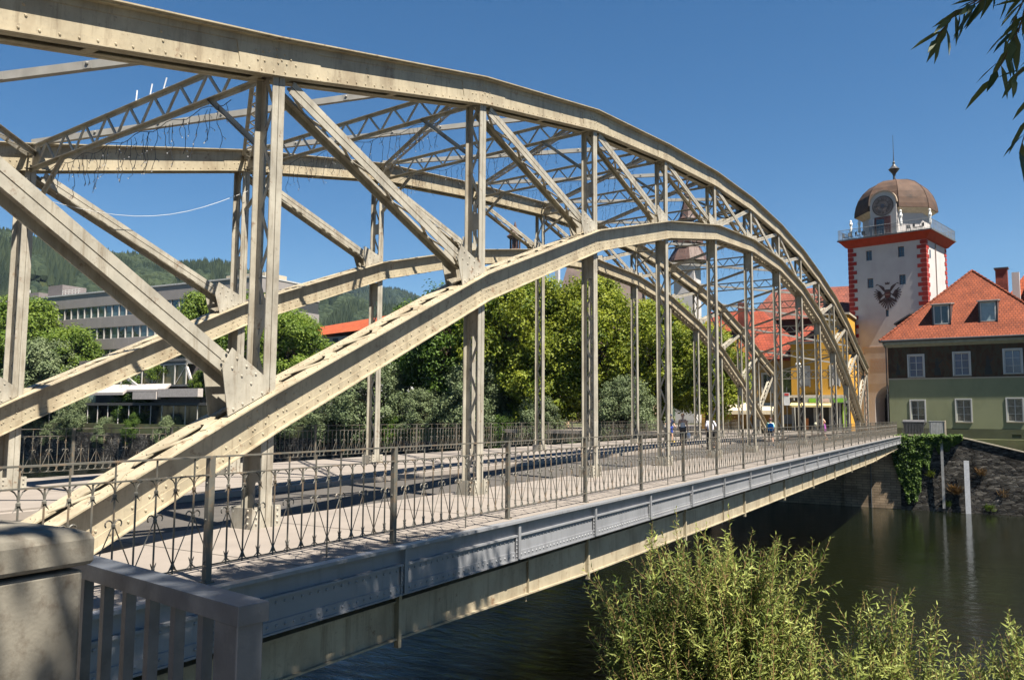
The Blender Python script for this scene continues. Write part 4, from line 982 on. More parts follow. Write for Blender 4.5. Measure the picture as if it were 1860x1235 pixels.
# ------------------------------------------------------------------ green house
hs = frame_empty('green_house', 72.0, 1.06, 265); tag(hs, 'sage green house with painted brown upper storey and steep orange tiled roof', 'house')
LU = 20.0
rects_up = [(1.72, 2.85, 5.1, 6.98), (5.28, 6.42, 5.18, 7.08), (9.02, 10.2, 5.24, 7.2), (13.0, 14.2, 5.3, 7.3), (16.8, 18.0, 5.3, 7.3)]
rects_lo = [(1.75, 2.85, 1.15, 3.02), (5.3, 6.4, 1.2, 3.08), (9.05, 10.15, 1.25, 3.15), (13.0, 14.1, 1.25, 3.15), (16.8, 17.9, 1.25, 3.15)]
mb = MB(); wall_open(mb, 0, LU, 0.62, 4.88, rects_lo); mb.build('wall', green_pl, hs)
mb = MB(); wall_open(mb, 0, LU, -2.9, 0.62, [(9.3, 9.95, -0.1, 0.2)], 0.2, y=-0.03); mb.add([(0, -0.03, .62), (LU, -0.03, .62), (LU, 0, .62), (0, 0, .62)], [(0, 1, 2, 3)]); mb.build('plinth', green_dk, hs)
mural = bpy.data.materials.new('brown_mural_plaster'); mural.use_nodes = True; n = mural.node_tree.nodes; l = mural.node_tree.links; b = n['Principled BSDF']; b.inputs['Roughness'].default_value = 0.9; b.inputs['Specular IOR Level'].default_value = 0.1
tc = n.new('ShaderNodeTexCoord'); mp = n.new('ShaderNodeMapping'); mp.inputs['Scale'].default_value = (1.5, 1, 0.7); l.new(tc.outputs['Object'], mp.inputs[0])
n1 = n.new('ShaderNodeTexNoise'); n1.inputs['Scale'].default_value = 1.3; n1.inputs['Detail'].default_value = 5; n1.inputs['Distortion'].default_value = 1.2; l.new(mp.outputs[0], n1.inputs['Vector'])
cr = n.new('ShaderNodeValToRGB'); e = cr.color_ramp.elements; e[0].position = 0.36; e[0].color = (0.040, 0.027, 0.018, 1); e[1].position = 0.70; e[1].color = (0.075, 0.036, 0.020, 1)
x_ = e.new(0.46); x_.color = (0.058, 0.032, 0.019, 1); x_ = e.new(0.55); x_.color = (0.048, 0.045, 0.030, 1)
l.new(n1.outputs['Fac'], cr.inputs[0]); l.new(cr.outputs[0], b.inputs['Base Color'])
mb = MB(); wall_open(mb, 0, LU, 5.0, 7.75, rects_up); mb.build('painted_storey', mural, hs)
for cx, cz, sc in ((3.95, 6.0, 1.0), (7.8, 6.05, 1.05), (0.8, 5.85, 0.7), (11.6, 6.1, 1)):
    mb = MB(); mb.box(cx-.13*sc, cx+.13*sc, -0.008, -0.003, cz-.1*sc, cz+.45*sc); mb.box(cx-.09*sc, cx+.07*sc, -0.008, -0.003, cz+.48*sc, cz+.68*sc)
    mb.prism([(cx-.2*sc, -0.008, cz-.12*sc), (cx+.2*sc, -0.008, cz-.12*sc), (cx+.3*sc, -0.008, cz-.8*sc), (cx-.25*sc, -0.008, cz-.8*sc)], None, (0, .005, 0))
    mb.prism([(cx+.14*sc, -0.008, cz+.3*sc), (cx+.42*sc, -0.008, cz+.55*sc), (cx+.45*sc, -0.008, cz+.48*sc), (cx+.14*sc, -0.008, cz+.18*sc)], None, (0, .005, 0)); mb.build('mural_figure', mat('mural_dark_paint', (0.022, 0.025, 0.022), 0.9), hs)

mb = MB(); mb.box(0, LU, -0.05, -0.002, 4.88, 5.0); mb.build('string_course', cream, hs)
mb = MB(); mb.box(-0.35, LU, -0.42, 0.0, 8.0, 8.2); mb.prism([(-0.3, -0.36, 8.0), (-0.3, -0.001, 8.0), (-0.3, -0.001, 7.76)], None, (LU, 0, 0)); mb.build('eaves_moulding', mat('grey_green_eaves', (0.24, 0.25, 0.19), 0.8), hs)
mb = MB(); mb.tube([(-0.6, -0.52, 8.33), (LU, -0.52, 8.33)], 0.10, 10); mb.box(-0.6, LU, -0.44, -0.30, 8.205, 8.45); mb.build('gutter', darkmetal, hs)
mb = MB(); mb.tube([(-0.25, -0.5, 8.25), (-0.12, -0.1, 7.7), (-0.12, -0.08, -0.2)], 0.055, 8); mb.build('downpipe', darkmetal, hs)
mb = MB(); mb.box(0.0, LU, 0.32, 12.0, -2.9, 8.2); mb.build('house_body', green_pl, hs)
# hipped roof: front hip as in the photo (triangle rising to a point)
rf = MB(); E0, E1, RZ = 8.35, 8.35, 15.1; AX, AD = 6.35, 6.1
p_fl, p_fr, p_bl, p_br = (-0.55, -0.55, E0), (13.8, -0.55, E0), (-0.55, 12.5, E0), (13.8, 12.5, E0); ap = (AX, AD, RZ)
rf.add([p_fl, p_fr, ap, p_br, p_bl], [(0, 1, 2), (1, 3, 2), (3, 4, 2), (4, 0, 2), (0, 4, 3, 1)])
ro = rf.build('roof', tile, hs)
mb = MB()
for q in (p_fl, p_fr):
    a = Vector(q); b_ = Vector(ap); k = 26
    for i in range(k): p0 = a.lerp(b_, i/k); p1 = a.lerp(b_, (i+1.12)/k); mb.tube([p0+Vector((0, 0, 0.03)), p1+Vector((0, 0, 0.0))], 0.12, 8, 0.09)
mb.build('ridge_tiles', tile, ro)
# right wing of the roof behind
rf = MB(); rf.add([(9.5, 5.8, 8.6), (30, 5.8, 8.6), (30, 12.5, 15.3), (14.3, 12.5, 15.3), (9.5, 16, 8.6)], [(0, 1, 2, 3), (0, 3, 4)]); rf.build('rear_roof', tile, hs)
# dormers
for (a, b_, c, d, gl, opened) in ((3.72, 4.95, 9.75, 11.4, glass_dk, True), (7.32, 8.5, 9.8, 11.45, mat('bright_skylight_glass', (0.25, 0.33, 0.36), 0.1), False)):
    dd = MB(); slope = (RZ-E0)/(AD+0.55); yf = (c-E0)/slope-0.55-0.05; yb = (d+0.3-E0)/slope-0.55+0.15
    for ua, ub in ((a-0.12, a), (b_, b_+0.12)): dd.prism([(ua, yf, c-0.15), (ua, yf, d+0.05), (ua, yb, d+0.30), (ua, (c-0.15-E0)/slope-0.55, c-0.15)], None, (0.12, 0, 0))
    dd.box(a, b_, yf, yf+0.1, c-0.2, c-0.02)
    dm = dd.build('dormer', darkmetal, hs); dm['label'] = 'dark metal dormer with '+('an open window' if opened else 'a reflecting window')
    tp = MB(); tp.prism([(a-0.22, yf-0.22, d+0.02), (a-0.22, yf-0.22, d+0.12), (a-0.22, yb+0.1, d+0.45), (a-0.22, yb+0.1, d+0.35)], None, (b_-a+0.44, 0, 0)); tp.build('dormer_roof', mat('grey_lead_sheet', (0.16, 0.155, 0.15), 0.5), dm)
    w_ = MB(); w_.box(a, a+.09, yf-.02, yf+.04, c, d); w_.box(b_-.09, b_, yf-.02, yf+.04, c, d); w_.box(a, b_, yf-.02, yf+.04, c-.02, c+.07); w_.box(a, b_, yf-.02, yf+.04, d-.07, d+.01)
    if opened: w_.box((a+b_)/2-.04, (a+b_)/2+.04, yf-.02, yf+.04, c, d)
    w_.build('frame', whitefr, dm)
    g = MB(); g.add([(a, yf+.05, c), (b_, yf+.05, c), (b_, yf+.05, d), (a, yf+.05, d)], [(0, 1, 2, 3)]); g.build('pane', gl, dm)
dd = MB(); dd.prism([(0.2, 2.2, 10.05), (1.6, 2.2, 10.9), (3.0, 4.6, 11.6), (1.6, 4.6, 10.9), (0.2, 4.0, 10.1)], None, (0, 0, 0.12)); dd.box(0.35, 1.9, 2.5, 4.0, 9.0, 10.2); dd.build('dormer', darkmetal, hs)['label'] = 'black-roofed dormer on the left slope'
ch = MB(); ch.box(8.1, 9.05, 7.2, 8.0, 11.5, 15.2); cho = ch.build('chimney', chim_m, hs)
ch = MB(); ch.box(8.0, 9.15, 7.1, 8.1, 15.2, 15.33); ch.build('chimney_cap', darkmetal, cho)
ch = MB(); ch.box(9.3, 9.9, 8.6, 9.2, 12.5, 15.0); ch.build('chimney', white_pl, hs)
for r_ in rects_up: window(hs, *r_, glass=glass_bl, surround=0.13, sill=cream)
for i_, r_ in enumerate(rects_lo): window(hs, *r_, glass=(glass_dk if i_ == 0 else mat('curtained_window_glass', (0.10, 0.095, 0.085), 0.15, 0.5, 5, spec=0.8)), surround=0.10, sill=cream)
# neighbour roof at the right edge
nb = frame_empty('orange_roofed_house', 84.0, -7.0, 265); tag(nb, 'house behind with bright orange roof at the right edge', 'house')
mb = MB(); mb.box(0, 20, 0, 12, 0, 10); mb.build('wall', cream, nb)
mb = MB(); mb.add([(-0.8, -0.5, 9.8), (21, -0.5, 9.8), (17, 6.5, 20.4), (5.5, 6.5, 20.0), (21, 13, 9.8), (-0.8, 13, 9.8)], [(0, 1, 2, 3), (1, 4, 2), (4, 5, 3, 2), (5, 0, 3)]); rr_ = mb.build('roof', tile_or, nb)
mb = MB(); mb.prism([(3.2, 1.2, 13.0), (3.2, 0.3, 13.6), (3.2, 4.0, 15.6)], None, (9, 0, 0)); mb.build('roof_dormer', tile_or, nb)

# ------------------------------------------------------------------ clock tower
tw = frame_empty('clock_tower', 90.0, -1.4, 257); tag(tw, 'white square town tower with red quoins, clock and brown domed roof', 'tower')
S_ = 8.35; DEP = 7.4; CT = 20.9
wrects = [(-6.36, -5.72, 19.25, 20.4), (-2.90, -2.24, 19.25, 20.42), (-6.30, -5.66, 16.1, 17.2), (-2.86, -2.2, 16.15, 17.25), (-4.42, -4.12, 12.7, 13.5)]
mb = MB(); wall_open(mb, -S_, 0, 5.2, CT+0.2, wrects, 0.4)
# lower wall with arched gateway
gx0, gx1, gz = -5.9, -2.0, 3.2
wall_open(mb, -S_, 0, -0.3, 5.2, [(gx0, gx1, -0.3, 5.2)], 0.0)
k = 14; rr_ = (gx1-gx0)/2; cxg = (gx0+gx1)/2
for i in range(k):
    t0, t1 = math.pi*i/k, math.pi*(i+1)/k; a = (cxg-rr_*math.cos(t0), gz+rr_*math.sin(t0)*1.0); b_ = (cxg-rr_*math.cos(t1), gz+rr_*math.sin(t1)*1.0)
    mb.add([(a[0], 0, a[1]), (b_[0], 0, b_[1]), (b_[0], 0, 5.2), (a[0], 0, 5.2)], [(0, 1, 2, 3)]); mb.add([(a[0], 0, a[1]), (a[0], 3, a[1]), (b_[0], 3, b_[1]), (b_[0], 0, b_[1])], [(0, 1, 2, 3)])
for x in (gx0, gx1): mb.add([(x, 0, -0.3), (x, 3, -0.3), (x, 3, gz), (x, 0, gz)], [(0, 1, 2, 3)])
mb.add([(0, 0, -0.3), (0, DEP, -0.3), (0, DEP, CT+.2), (0, 0, CT+.2)], [(0, 1, 2, 3)]); mb.add([(-S_, 0, -0.3), (-S_, DEP, -0.3), (-S_, DEP, CT+.2), (-S_, 0, CT+.2)], [(3, 2, 1, 0)]); mb.add([(-S_, DEP, -0.3), (0, DEP, -0.3), (0, DEP, CT+.2), (-S_, DEP, CT+.2)], [(3, 2, 1, 0)])
mb.build('wall', white_pl, tw)
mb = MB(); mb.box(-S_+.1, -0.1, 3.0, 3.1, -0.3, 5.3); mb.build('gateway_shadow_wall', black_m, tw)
mb = MB()                                # lower wall, sandy render panel with frame line
mb.box(-6.9, -0.002, -0.035, -0.004, 5.2, 9.3); mb.build('rendered_panel', mat('pale_sandy_render', (0.42, 0.38, 0.35), 0.9, 0.08, 0.6, stain=(0.28, 0.23, 0.2), stain_amt=0.5, stain_scale=(0.4, 0.4, 0.2)), tw)
mb = MB(); mb.box(-7.05, -6.9, -0.06, -0.004, -0.2, 9.45); mb.box(-6.9, 0, -0.06, -0.004, 9.3, 9.45); mb.build('panel_moulding', mat('sandy_moulding', (0.5, 0.4, 0.34), 0.9), tw)
mb = MB()
for i in range(9):
    z = 8.0-i*0.17; x = -6.2
    rngl = random.Random(i)
    while x < -3.6: w0 = rngl.uniform(.1, .4); mb.box(x, x+w0, -0.045, -0.0355, z, z+.06); x += w0+.1
mb.build('faded_inscription', mat('faded_inscription_paint', (0.42, 0.31, 0.26), 0.9), tw)
mb = MB()                                # quoins, alternately long and short, on both visible corners and the back corner
for corner in range(3):
    mb = MB(); z = 9.0; i = 0
    while z < CT-0.1:
        lw = 0.92 if i % 2 else 0.58
        if corner == 0: mb.box(-lw, 0.055, -0.055, -0.002, z, z+0.40); mb.box(0.002, 0.055, -0.002, lw, z, z+0.40)
        if corner == 1: mb.box(-S_-0.05, -S_+lw, -0.055, -0.002, z, z+0.40)
        if corner == 2: mb.box(0.002, 0.055, DEP-lw*.8, DEP+.05, z, z+.40)
        z += 0.52; i += 1
    mb.build('quoin', red_pt, tw)
mb = MB(); mb.box(-0.46, 0.03, -0.03, -0.003, 9.0, CT); mb.box(0.003, 0.03, -0.003, 0.46, 9.0, CT); mb.box(-S_-0.03, -S_+0.46, -0.03, -0.003, 9.0, CT)
mb.build('quoin_strip', mat('pale_red_quoin', (0.50, 0.16, 0.13), 0.85, 0.1), tw)
# flared cornice
mb = MB(); lv = [(0.0, CT), (0.25, CT+0.12), (0.6, CT+0.55), (0.85, CT+0.80)]
for i in range(len(lv)-1):
    (o0, z0), (o1, z1) = lv[i], lv[i+1]
    A = [(-S_-o0, -o0, z0), (o0, -o0, z0), (o0, DEP+o0, z0), (-S_-o0, DEP+o0, z0)]; B = [(-S_-o1, -o1, z1), (o1, -o1, z1), (o1, DEP+o1, z1), (-S_-o1, DEP+o1, z1)]
    for k in range(4): mb.add([A[k], A[(k+1) % 4], B[(k+1) % 4], B[k]], [(0, 1, 2, 3)])
mb.build('cornice', redorange, tw)
mb = MB(); mb.box(-S_-.92, .92, -.92, DEP+.92, CT+.80, CT+.93); mb.build('terrace_slab', mat('lead_edge', (0.10, 0.10, 0.10), 0.6), tw)
TZ = CT+.93
mb = MB()                                # terrace railing
def rail_line(mb, p0, p1, h=1.15, st=0.16):
    p0, p1 = Vector(p0), Vector(p1); L = (p1-p0).length; k = int(L/st)
    mb.tube([p0+Vector((0, 0, h)), p1+Vector((0, 0, h))], 0.03, 5); mb.tube([p0+Vector((0, 0, .12)), p1+Vector((0, 0, .12))], 0.02, 4); mb.tube([p0+Vector((0, 0, .75)), p1+Vector((0, 0, .75))], 0.015, 4)
    for i in range(k+1): q = p0.lerp(p1, i/k); mb.tube([q, q+Vector((0, 0, h))], 0.022 if i % 8 == 0 else 0.012, 4)
cs = [(-S_-.8, -.8, TZ), (.8, -.8, TZ), (.8, DEP+.8, TZ), (-S_-.8, DEP+.8, TZ)]
for k in range(4): rail_line(mb, cs[k], cs[(k+1) % 4])
mb.build('terrace_railing', mat('grey_terrace_rail', (0.20, 0.21, 0.22), 0.5), tw)
# octagonal drum and dome
cx, cy = -S_/2, DEP/2; Rr = 3.55
def octring(r_, z, ph=R(22.5)): return [(cx+r_*math.cos(ph+k*math.pi/4), cy+r_*math.sin(ph+k*math.pi/4), z) for k in range(8)]
mb = MB(); 
A = octring(Rr, TZ); B = octring(Rr, TZ+3.2)
for k in range(8): mb.add([A[k], A[(k+1) % 8], B[(k+1) % 8], B[k]], [(0, 1, 2, 3)])
mb.build('drum', white_pl, tw)
mb = MB(); A = octring(Rr+.02, TZ+2.5); B = octring(Rr+.75, TZ+2.95); Cc = octring(Rr+.75, TZ+3.1)
for k in range(8): mb.add([A[k], A[(k+1) % 8], B[(k+1) % 8], B[k]], [(0, 1, 2, 3)]); mb.add([B[k], B[(k+1) % 8], Cc[(k+1) % 8], Cc[k]], [(0, 1, 2, 3)])
mb.build('eaves_cove', mat('cream_cove', (0.62, 0.52, 0.38), 0.8), tw)
mb = MB(); prof_d = [(Rr+.85, 3.0), (Rr+.82, 3.5), (Rr+.68, 4.2), (Rr+.38, 5.0), (Rr-.12, 5.75), (Rr-.85, 6.4), (Rr-1.8, 6.85), (Rr-2.8, 7.08), (0.12, 7.15)]
rings = [octring(r_, TZ+z) for r_, z in prof_d]
for i in range(len(rings)-1):
    for k in range(8): mb.add([rings[i][k], rings[i][(k+1) % 8], rings[i+1][(k+1) % 8], rings[i+1][k]], [(0, 1, 2, 3)])
dome = mb.build('dome', copper, tw)
mb = MB()
for k in range(8): mb.tube([Vector(r_[k]) for r_ in rings], 0.05, 5)
mb.build('dome_rib', copper, dome)
mb = MB(); mb.lathe([(0.16, 7.1), (0.12, 7.7), (0.22, 8.0), (0.50, 8.35), (0.62, 8.5), (0.50, 8.62), (0.28, 8.85), (0.12, 9.1), (0.16, 9.3), (0.06, 9.45), (0.04, 10.2), (0.02, 12.6)], (cx, cy, TZ), 12); mb.build('finial', darkmetal, tw)
# clock dormer on the front face: white round-headed panel cutting into the dome
yf = cy-Rr-0.62; mb = MB()
arc_ = [(cx-1.42, TZ), (cx-1.42, TZ+3.6)]+[(cx-1.42*math.cos(math.pi*i/16), TZ+3.6+1.42*math.sin(math.pi*i/16)) for i in range(1, 16)]+[(cx+1.42, TZ+3.6), (cx+1.42, TZ)]
mb.prism([(u, yf, z) for u, z in arc_], None, (0, 2.6, 0)); cd_ = mb.build('clock_gable', white_pl, tw)
mb = MB()
ring_o = [(cx-1.55*math.cos(math.pi*i/16), TZ+3.6+1.55*math.sin(math.pi*i/16)) for i in range(17)]
for i in range(16):
    a, b_ = ring_o[i], ring_o[i+1]; ai = (cx+(a[0]-cx)*.9, TZ+3.6+(a[1]-TZ-3.6)*.9); bi = (cx+(b_[0]-cx)*.9, TZ+3.6+(b_[1]-TZ-3.6)*.9)
    mb.prism([(a[0], yf-.10, a[1]), (b_[0], yf-.10, b_[1]), (bi[0], yf-.10, bi[1]), (ai[0], yf-.10, ai[1])], None, (0, 2.8, 0))
mb.build('gable_moulding', mat('cream_gable_edge', (0.36, 0.28, 0.21), 0.8), cd_)
ck = MB(); n_ = 32; zc = TZ+3.35
def disc(mb, r_, y, n_=32): mb.prism([(cx+r_*math.cos(2*math.pi*k/n_), y, zc+r_*math.sin(2*math.pi*k/n_)) for k in range(n_)], None, (0, 0.04, 0))
disc(ck, 1.16, yf-0.06); cko = ck.build('clock_face', mat('grey_brown_clock_face', (0.20, 0.16, 0.15), 0.8), tw)
mb = MB()
for r_, w_ in ((1.12, .06), (.66, .05), (.30, .05)):
    for k in range(32):
        t0, t1 = 2*math.pi*k/32, 2*math.pi*(k+1)/32
        mb.add([(cx+r_*math.cos(t0), yf-.075, zc+r_*math.sin(t0)), (cx+r_*math.cos(t1), yf-.075, zc+r_*math.sin(t1)), (cx+(r_-w_)*math.cos(t1), yf-.075, zc+(r_-w_)*math.sin(t1)), (cx+(r_-w_)*math.cos(t0), yf-.075, zc+(r_-w_)*math.sin(t0))], [(3, 2, 1, 0)])
romans = ['XII', 'I', 'II', 'III', 'IIII', 'V', 'VI', 'VII', 'VIII', 'IX', 'X', 'XI']
for k in range(12):
    th = math.pi/2-k*math.pi/6; er = Vector((math.cos(th), 0, math.sin(th))); et = Vector((math.sin(th), 0, -math.cos(th))); s = romans[k]; wds = {'I': .07, 'V': .15, 'X': .15}; tot = sum(wds[c]+.02 for c in s); x = -tot/2
    for c in s:
        w0 = wds[c]; o = Vector((cx, yf-.075, zc))+er*.80+et*(x+w0/2)
        def st(a, b_): mb.beam(o+et*a[0]+er*a[1], o+et*b_[0]+er*b_[1], (0, 1, 0), 0.02, 0.035)
        if c == 'I': st((0, -.11), (0, .11))
        if c == 'V': st((-.06, .11), (0, -.11)); st((.06, .11), (0, -.11))
        if c == 'X': st((-.06, .11), (.06, -.11)); st((.06, .11), (-.06, -.11))
        x += w0+.02
mb.build('clock_numerals', mat('dark_clock_paint', (0.05, 0.04, 0.045), 0.7), cko)
for L, th, wd_ in ((.95, R(178), .06), (.62, R(-25), .08)):
    mb = MB(); mb.beam((cx-.2*L*math.cos(th), yf-.10, zc-.2*L*math.sin(th)), (cx+L*math.cos(th), yf-.10, zc+L*math.sin(th)), (0, 1, 0), .02, wd_); mb.build('clock_hand', darkmetal, cko)
mb = MB(); disc(mb, .2, yf-.09, 16); mb.build('clock_centre', mat('blue_clock_centre', (0.04, 0.06, 0.12), 0.6), cko)
mb = MB(); mb.box(cx-.95, cx+.80, yf-.05, yf-.003, TZ, TZ+2.12); dr = mb.build('terrace_door', mat('dark_red_door_frame', (0.10, 0.035, 0.035), 0.7), tw)
mb = MB(); mb.box(cx-.75, cx+.1, yf-.07, yf-.051, TZ+.1, TZ+1.85); mb.build('pane', glass_dk, dr)
mb = MB(); mb.box(cx-1.5, cx-.98, yf-.3, yf-.26, TZ, TZ+1.9); mb.build('shutter', mat('grey_blue_shutter', (0.2, 0.24, 0.3), 0.6), dr)
def parasol(u, d, h=2.6, label=''):
    r_ = empty('closed_parasol', (0, 0, 0)); r_.matrix_world = tw.matrix_world @ Matrix.Translation((u, d, TZ)); m_ = MB(); m_.lathe([(.03, 0), (.03, 1.0)], (0, 0, 0), 6); m_.build('pole', alu, r_)
    m_ = MB(); m_.lathe([(.10, .9), (.17, 1.1), (.12, 1.7), (.20, 2.0), (.10, 2.35), (.14, h-.15), (.02, h)], (0, 0, 0), 8); m_.build('folded_canopy', mat('white_parasol_cloth', (0.8, 0.8, 0.78), 0.8), r_)
    tag(r_, label, 'parasol', 'closed parasols on the tower terrace')
bpy.context.view_layer.update()
parasol(-8.1, 0.4, 2.5, 'closed white parasol at the left end of the tower terrace'); parasol(-2.4, -0.2, 2.7, 'closed white parasol on the terrace right of the clock'); parasol(.15, 1.4, 2.7, 'closed white parasol at the right corner of the tower terrace'); parasol(-7.2, .5, 1.9, 'thin closed parasol between the left parasol and the clock')
rng = random.Random(4)
for k, (u, d) in enumerate(((-8.6, -.1), (-7.9, -.35), (-7.1, -.3), (-6.4, -.2), (-1.6, -.3), (-.9, -.2), (-.3, -.3))):
    r_ = empty('terrace_chair'); r_.matrix_world = tw.matrix_world @ Matrix.Translation((u, d, TZ)) @ Matrix.Rotation(rng.uniform(0, 6), 4, 'Z')
    m_ = MB(); m_.box(-.22, .22, -.22, .22, .42, .46); m_.build('seat', iron_dk, r_); m_ = MB(); m_.box(-.22, .22, .19, .22, .5, .85); m_.build('backrest', iron_dk, r_)
    for sx_ in (-.2, .2):
        for sy_ in (-.2, .2): m_ = MB(); m_.tube([(sx_, sy_, 0), (sx_, sy_, .42)], .015, 4); m_.build('leg', iron_dk, r_)
    tag(r_, 'dark cafe chair on the tower terrace, '+['leftmost of all', 'second from the left corner', 'third from the left corner', 'just left of the clock', 'just right of the door', 'beside the right parasol', 'rightmost of all'][k], 'chair', 'chairs on the tower terrace')
# painted double-headed eagle
ec_u, ec_z, es = -4.15, 15.25, 1.42
mb = MB()
def ep(pts, m_i=0, dy=0.0):
    mb.cur = m_i; mb.prism([(ec_u+x*es, -0.020-dy, ec_z+z*es) for x, z in pts], None, (0, 0.015, 0)); mb.cur = 0
ep([(-.16, .35), (.16, .35), (.26, .05), (.20, -.35), (0, -.5), (-.20, -.35), (-.26, .05)])
for s in (-1, 1):
    ep([(s*.02, .25), (s*.18, .30), (s*.26, .55), (s*.42, .68), (s*.72, .80), (s*.66, .70), (s*.52, .52), (s*.30, .22), (s*.16, .1)])     # neck and head
    ep([(s*.66, .82), (s*.80, .84), (s*.92, .70), (s*.78, .74)])                                                                    # beak
    ep([(s*.18, .02), (s*.40, -.02), (s*.52, .22), (s*.62, .30), (s*.78, .10), (s*.70, -.25), (s*.55, -.35), (s*.32, -.12)])            # wing root
    for k in range(7):
        a0 = R(42-k*20); bx, bz = .55, .12-k*.045; L = .52-.03*abs(k-2)
        d = Vector((math.cos(a0), math.sin(a0))); nrm = Vector((-d.y, d.x))*.065
        P0, P1, P2, P3 = Vector((bx, bz))+nrm, Vector((bx, bz))-nrm, Vector((bx, bz))+d*L-nrm*.5, Vector((bx, bz))+d*L+nrm*.5
        ep([(s*q.x, q.y) for q in (P0, P1, P2, P3)])
    ep([(s*.14, -.25), (s*.30, -.32), (s*.62, -.50), (s*.72, -.72), (s*.56, -.68), (s*.50, -.58), (s*.18, -.42)])                        # leg
for k in range(9):
    a0 = R(-90+(k-4)*16); d = Vector((math.cos(a0), math.sin(a0))); nrm = Vector((-d.y, d.x))*.055; b0 = Vector((0, -.38)); L = .82-.05*abs(k-4)
    ep([tuple(b0+nrm*.6), tuple(b0-nrm*.6), tuple(b0+d*L-nrm), tuple(b0+d*(L+.04)), tuple(b0+d*L+nrm)])
ep([(-.16, .74), (-.18, .94), (-.06, .86), (0, .98), (.06, .86), (.18, .94), (.16, .74)])
ep([(-.18, .12), (.18, .12), (.16, -.22), (0, -.34), (-.16, -.22)], 1, 0.012); ep([(-.17, -.02), (.17, -.02), (.17, -.10), (-.17, -.10)], 2, 0.02)
mb.build('painted_eagle', [mat('eagle_dark_paint', (0.085, 0.052, 0.048), 0.9, 0.5, 2.5), mat('eagle_red_shield', (0.14, 0.04, 0.03), 0.9), mat('eagle_pale_bar', (0.30, 0.16, 0.11), 0.9)], tw)
for r_ in wrects: window(tw, *r_, y=0.25, frame=mat('grey_brown_window_frame', (0.12, 0.10, 0.10), 0.7), glass=glass_dk, fw_=0.06, nv=1 if r_[1]-r_[0] > .4 else 0, nh=1)
mb = MB(); mb.box(.01, .05, 1.2, 1.5, 19.0, 19.9); mb.build('side_window', glass_dk, tw)
mb = MB(); mb.tube([(.08, 3.2, CT), (.08, 3.2, 9)], .05, 6); mb.build('downpipe', mat('pipe_brown', (.2, .15, .13), .6), tw)

# ------------------------------------------------------------------ brown roofed building left of the tower
bb = frame_empty('brown_roofed_building', 98.0, 24.5, 270); tag(bb, 'large building with dark brown tiled roof behind the red roofed house', 'building')
mb = MB(); mb.box(0, 17.5, 1, 12, 0, 13.6); mb.build('wall', mat('dark_red_wall', (0.09, 0.03, 0.025), 0.9), bb)
mb = MB(); mb.add([(4.2, .2, 13.8), (18.0, .2, 13.8), (18.5, 6.5, 18.4), (6.5, 6.5, 18.6), (4.2, 13, 13.8), (18.0, 13, 13.8)], [(0, 1, 2, 3), (0, 3, 4), (4, 3, 2, 5)]); mb.build('roof', tile_br, bb)
# red roofed ochre house with the awning
rh = frame_empty('ochre_house', 88.0, 21.2, 270); tag(rh, 'ochre house with large red tiled roof seen through the end of the bridge', 'house')
wr = [(2.9, 3.9, 4.3, 6.4), (5.3, 6.3, 4.3, 6.4)]
mb = MB(); wall_open(mb, -2, 9.2, 0, 8.3, wr+[(4.0, 5.0, 0.3, 2.4)], .2); mb.add([(9.2, 0, 0), (9.2, 12, 0), (9.2, 12, 8.3), (9.2, 0, 8.3)], [(0, 1, 2, 3)]); mb.build('wall', ochre_pl, rh)
mb = MB(); mb.add([(-3, -.6, 8.1), (8.8, -.6, 8.1), (9.9, -.4, 8.1), (3.9, 7, 14.6), (-3, 7, 14.9), (9.9, 13, 8.1)], [(0, 1, 2, 3, 4), (2, 5, 3)]); mb.box(-3, 9.6, -.5, 0, 7.9, 8.09); mb.build('roof', tile_x, rh)
mb = MB(); mb.box(2.0, 3.0, 2.2, 3.2, 9, 15.2); mb.build('chimney', chim_m, rh)
for r_ in wr: window(rh, *r_, surround=.14, nh=1)
mb = MB(); mb.box(4.0, 5.0, .05, .1, .3, 2.4); mb.build('door', black_m, rh)
mb = MB(); mb.prism([(1.2, -1.6, 2.2), (1.2, -1.6, 2.0), (1.2, -.02, 2.9), (1.2, -.02, 3.1)], None, (5.6, 0, 0)); mb.box(1.2, 6.8, -1.62, -1.58, 1.75, 2.05); mb.build('awning', mat('cream_awning_cloth', (0.75, 0.66, 0.48), 0.8), rh)
mb = MB(); mb.box(7.3, 8.6, -.06, -.002, 3.9, 7.0); mb.build('mosaic_picture', mat('green_mosaic_picture', (0.12, 0.16, 0.05), .8, .6, 2.5), rh)
mb = MB(); mb.box(7.5, 8.9, -.08, -.002, .7, 1.75); so = mb.build('notice_board', mat('grey_notice_board', (0.16, 0.17, 0.18), .5), rh)
mb = MB(); mb.box(6.4, 9.1, -.09, -.003, 3.3, 3.4); mb.box(7.9, 9.1, -1.2, -1.1, 3.0, 3.5); mb.build('shop_sign', mat('dark_red_shop_sign', (0.07, 0.03, 0.035), .5), rh)
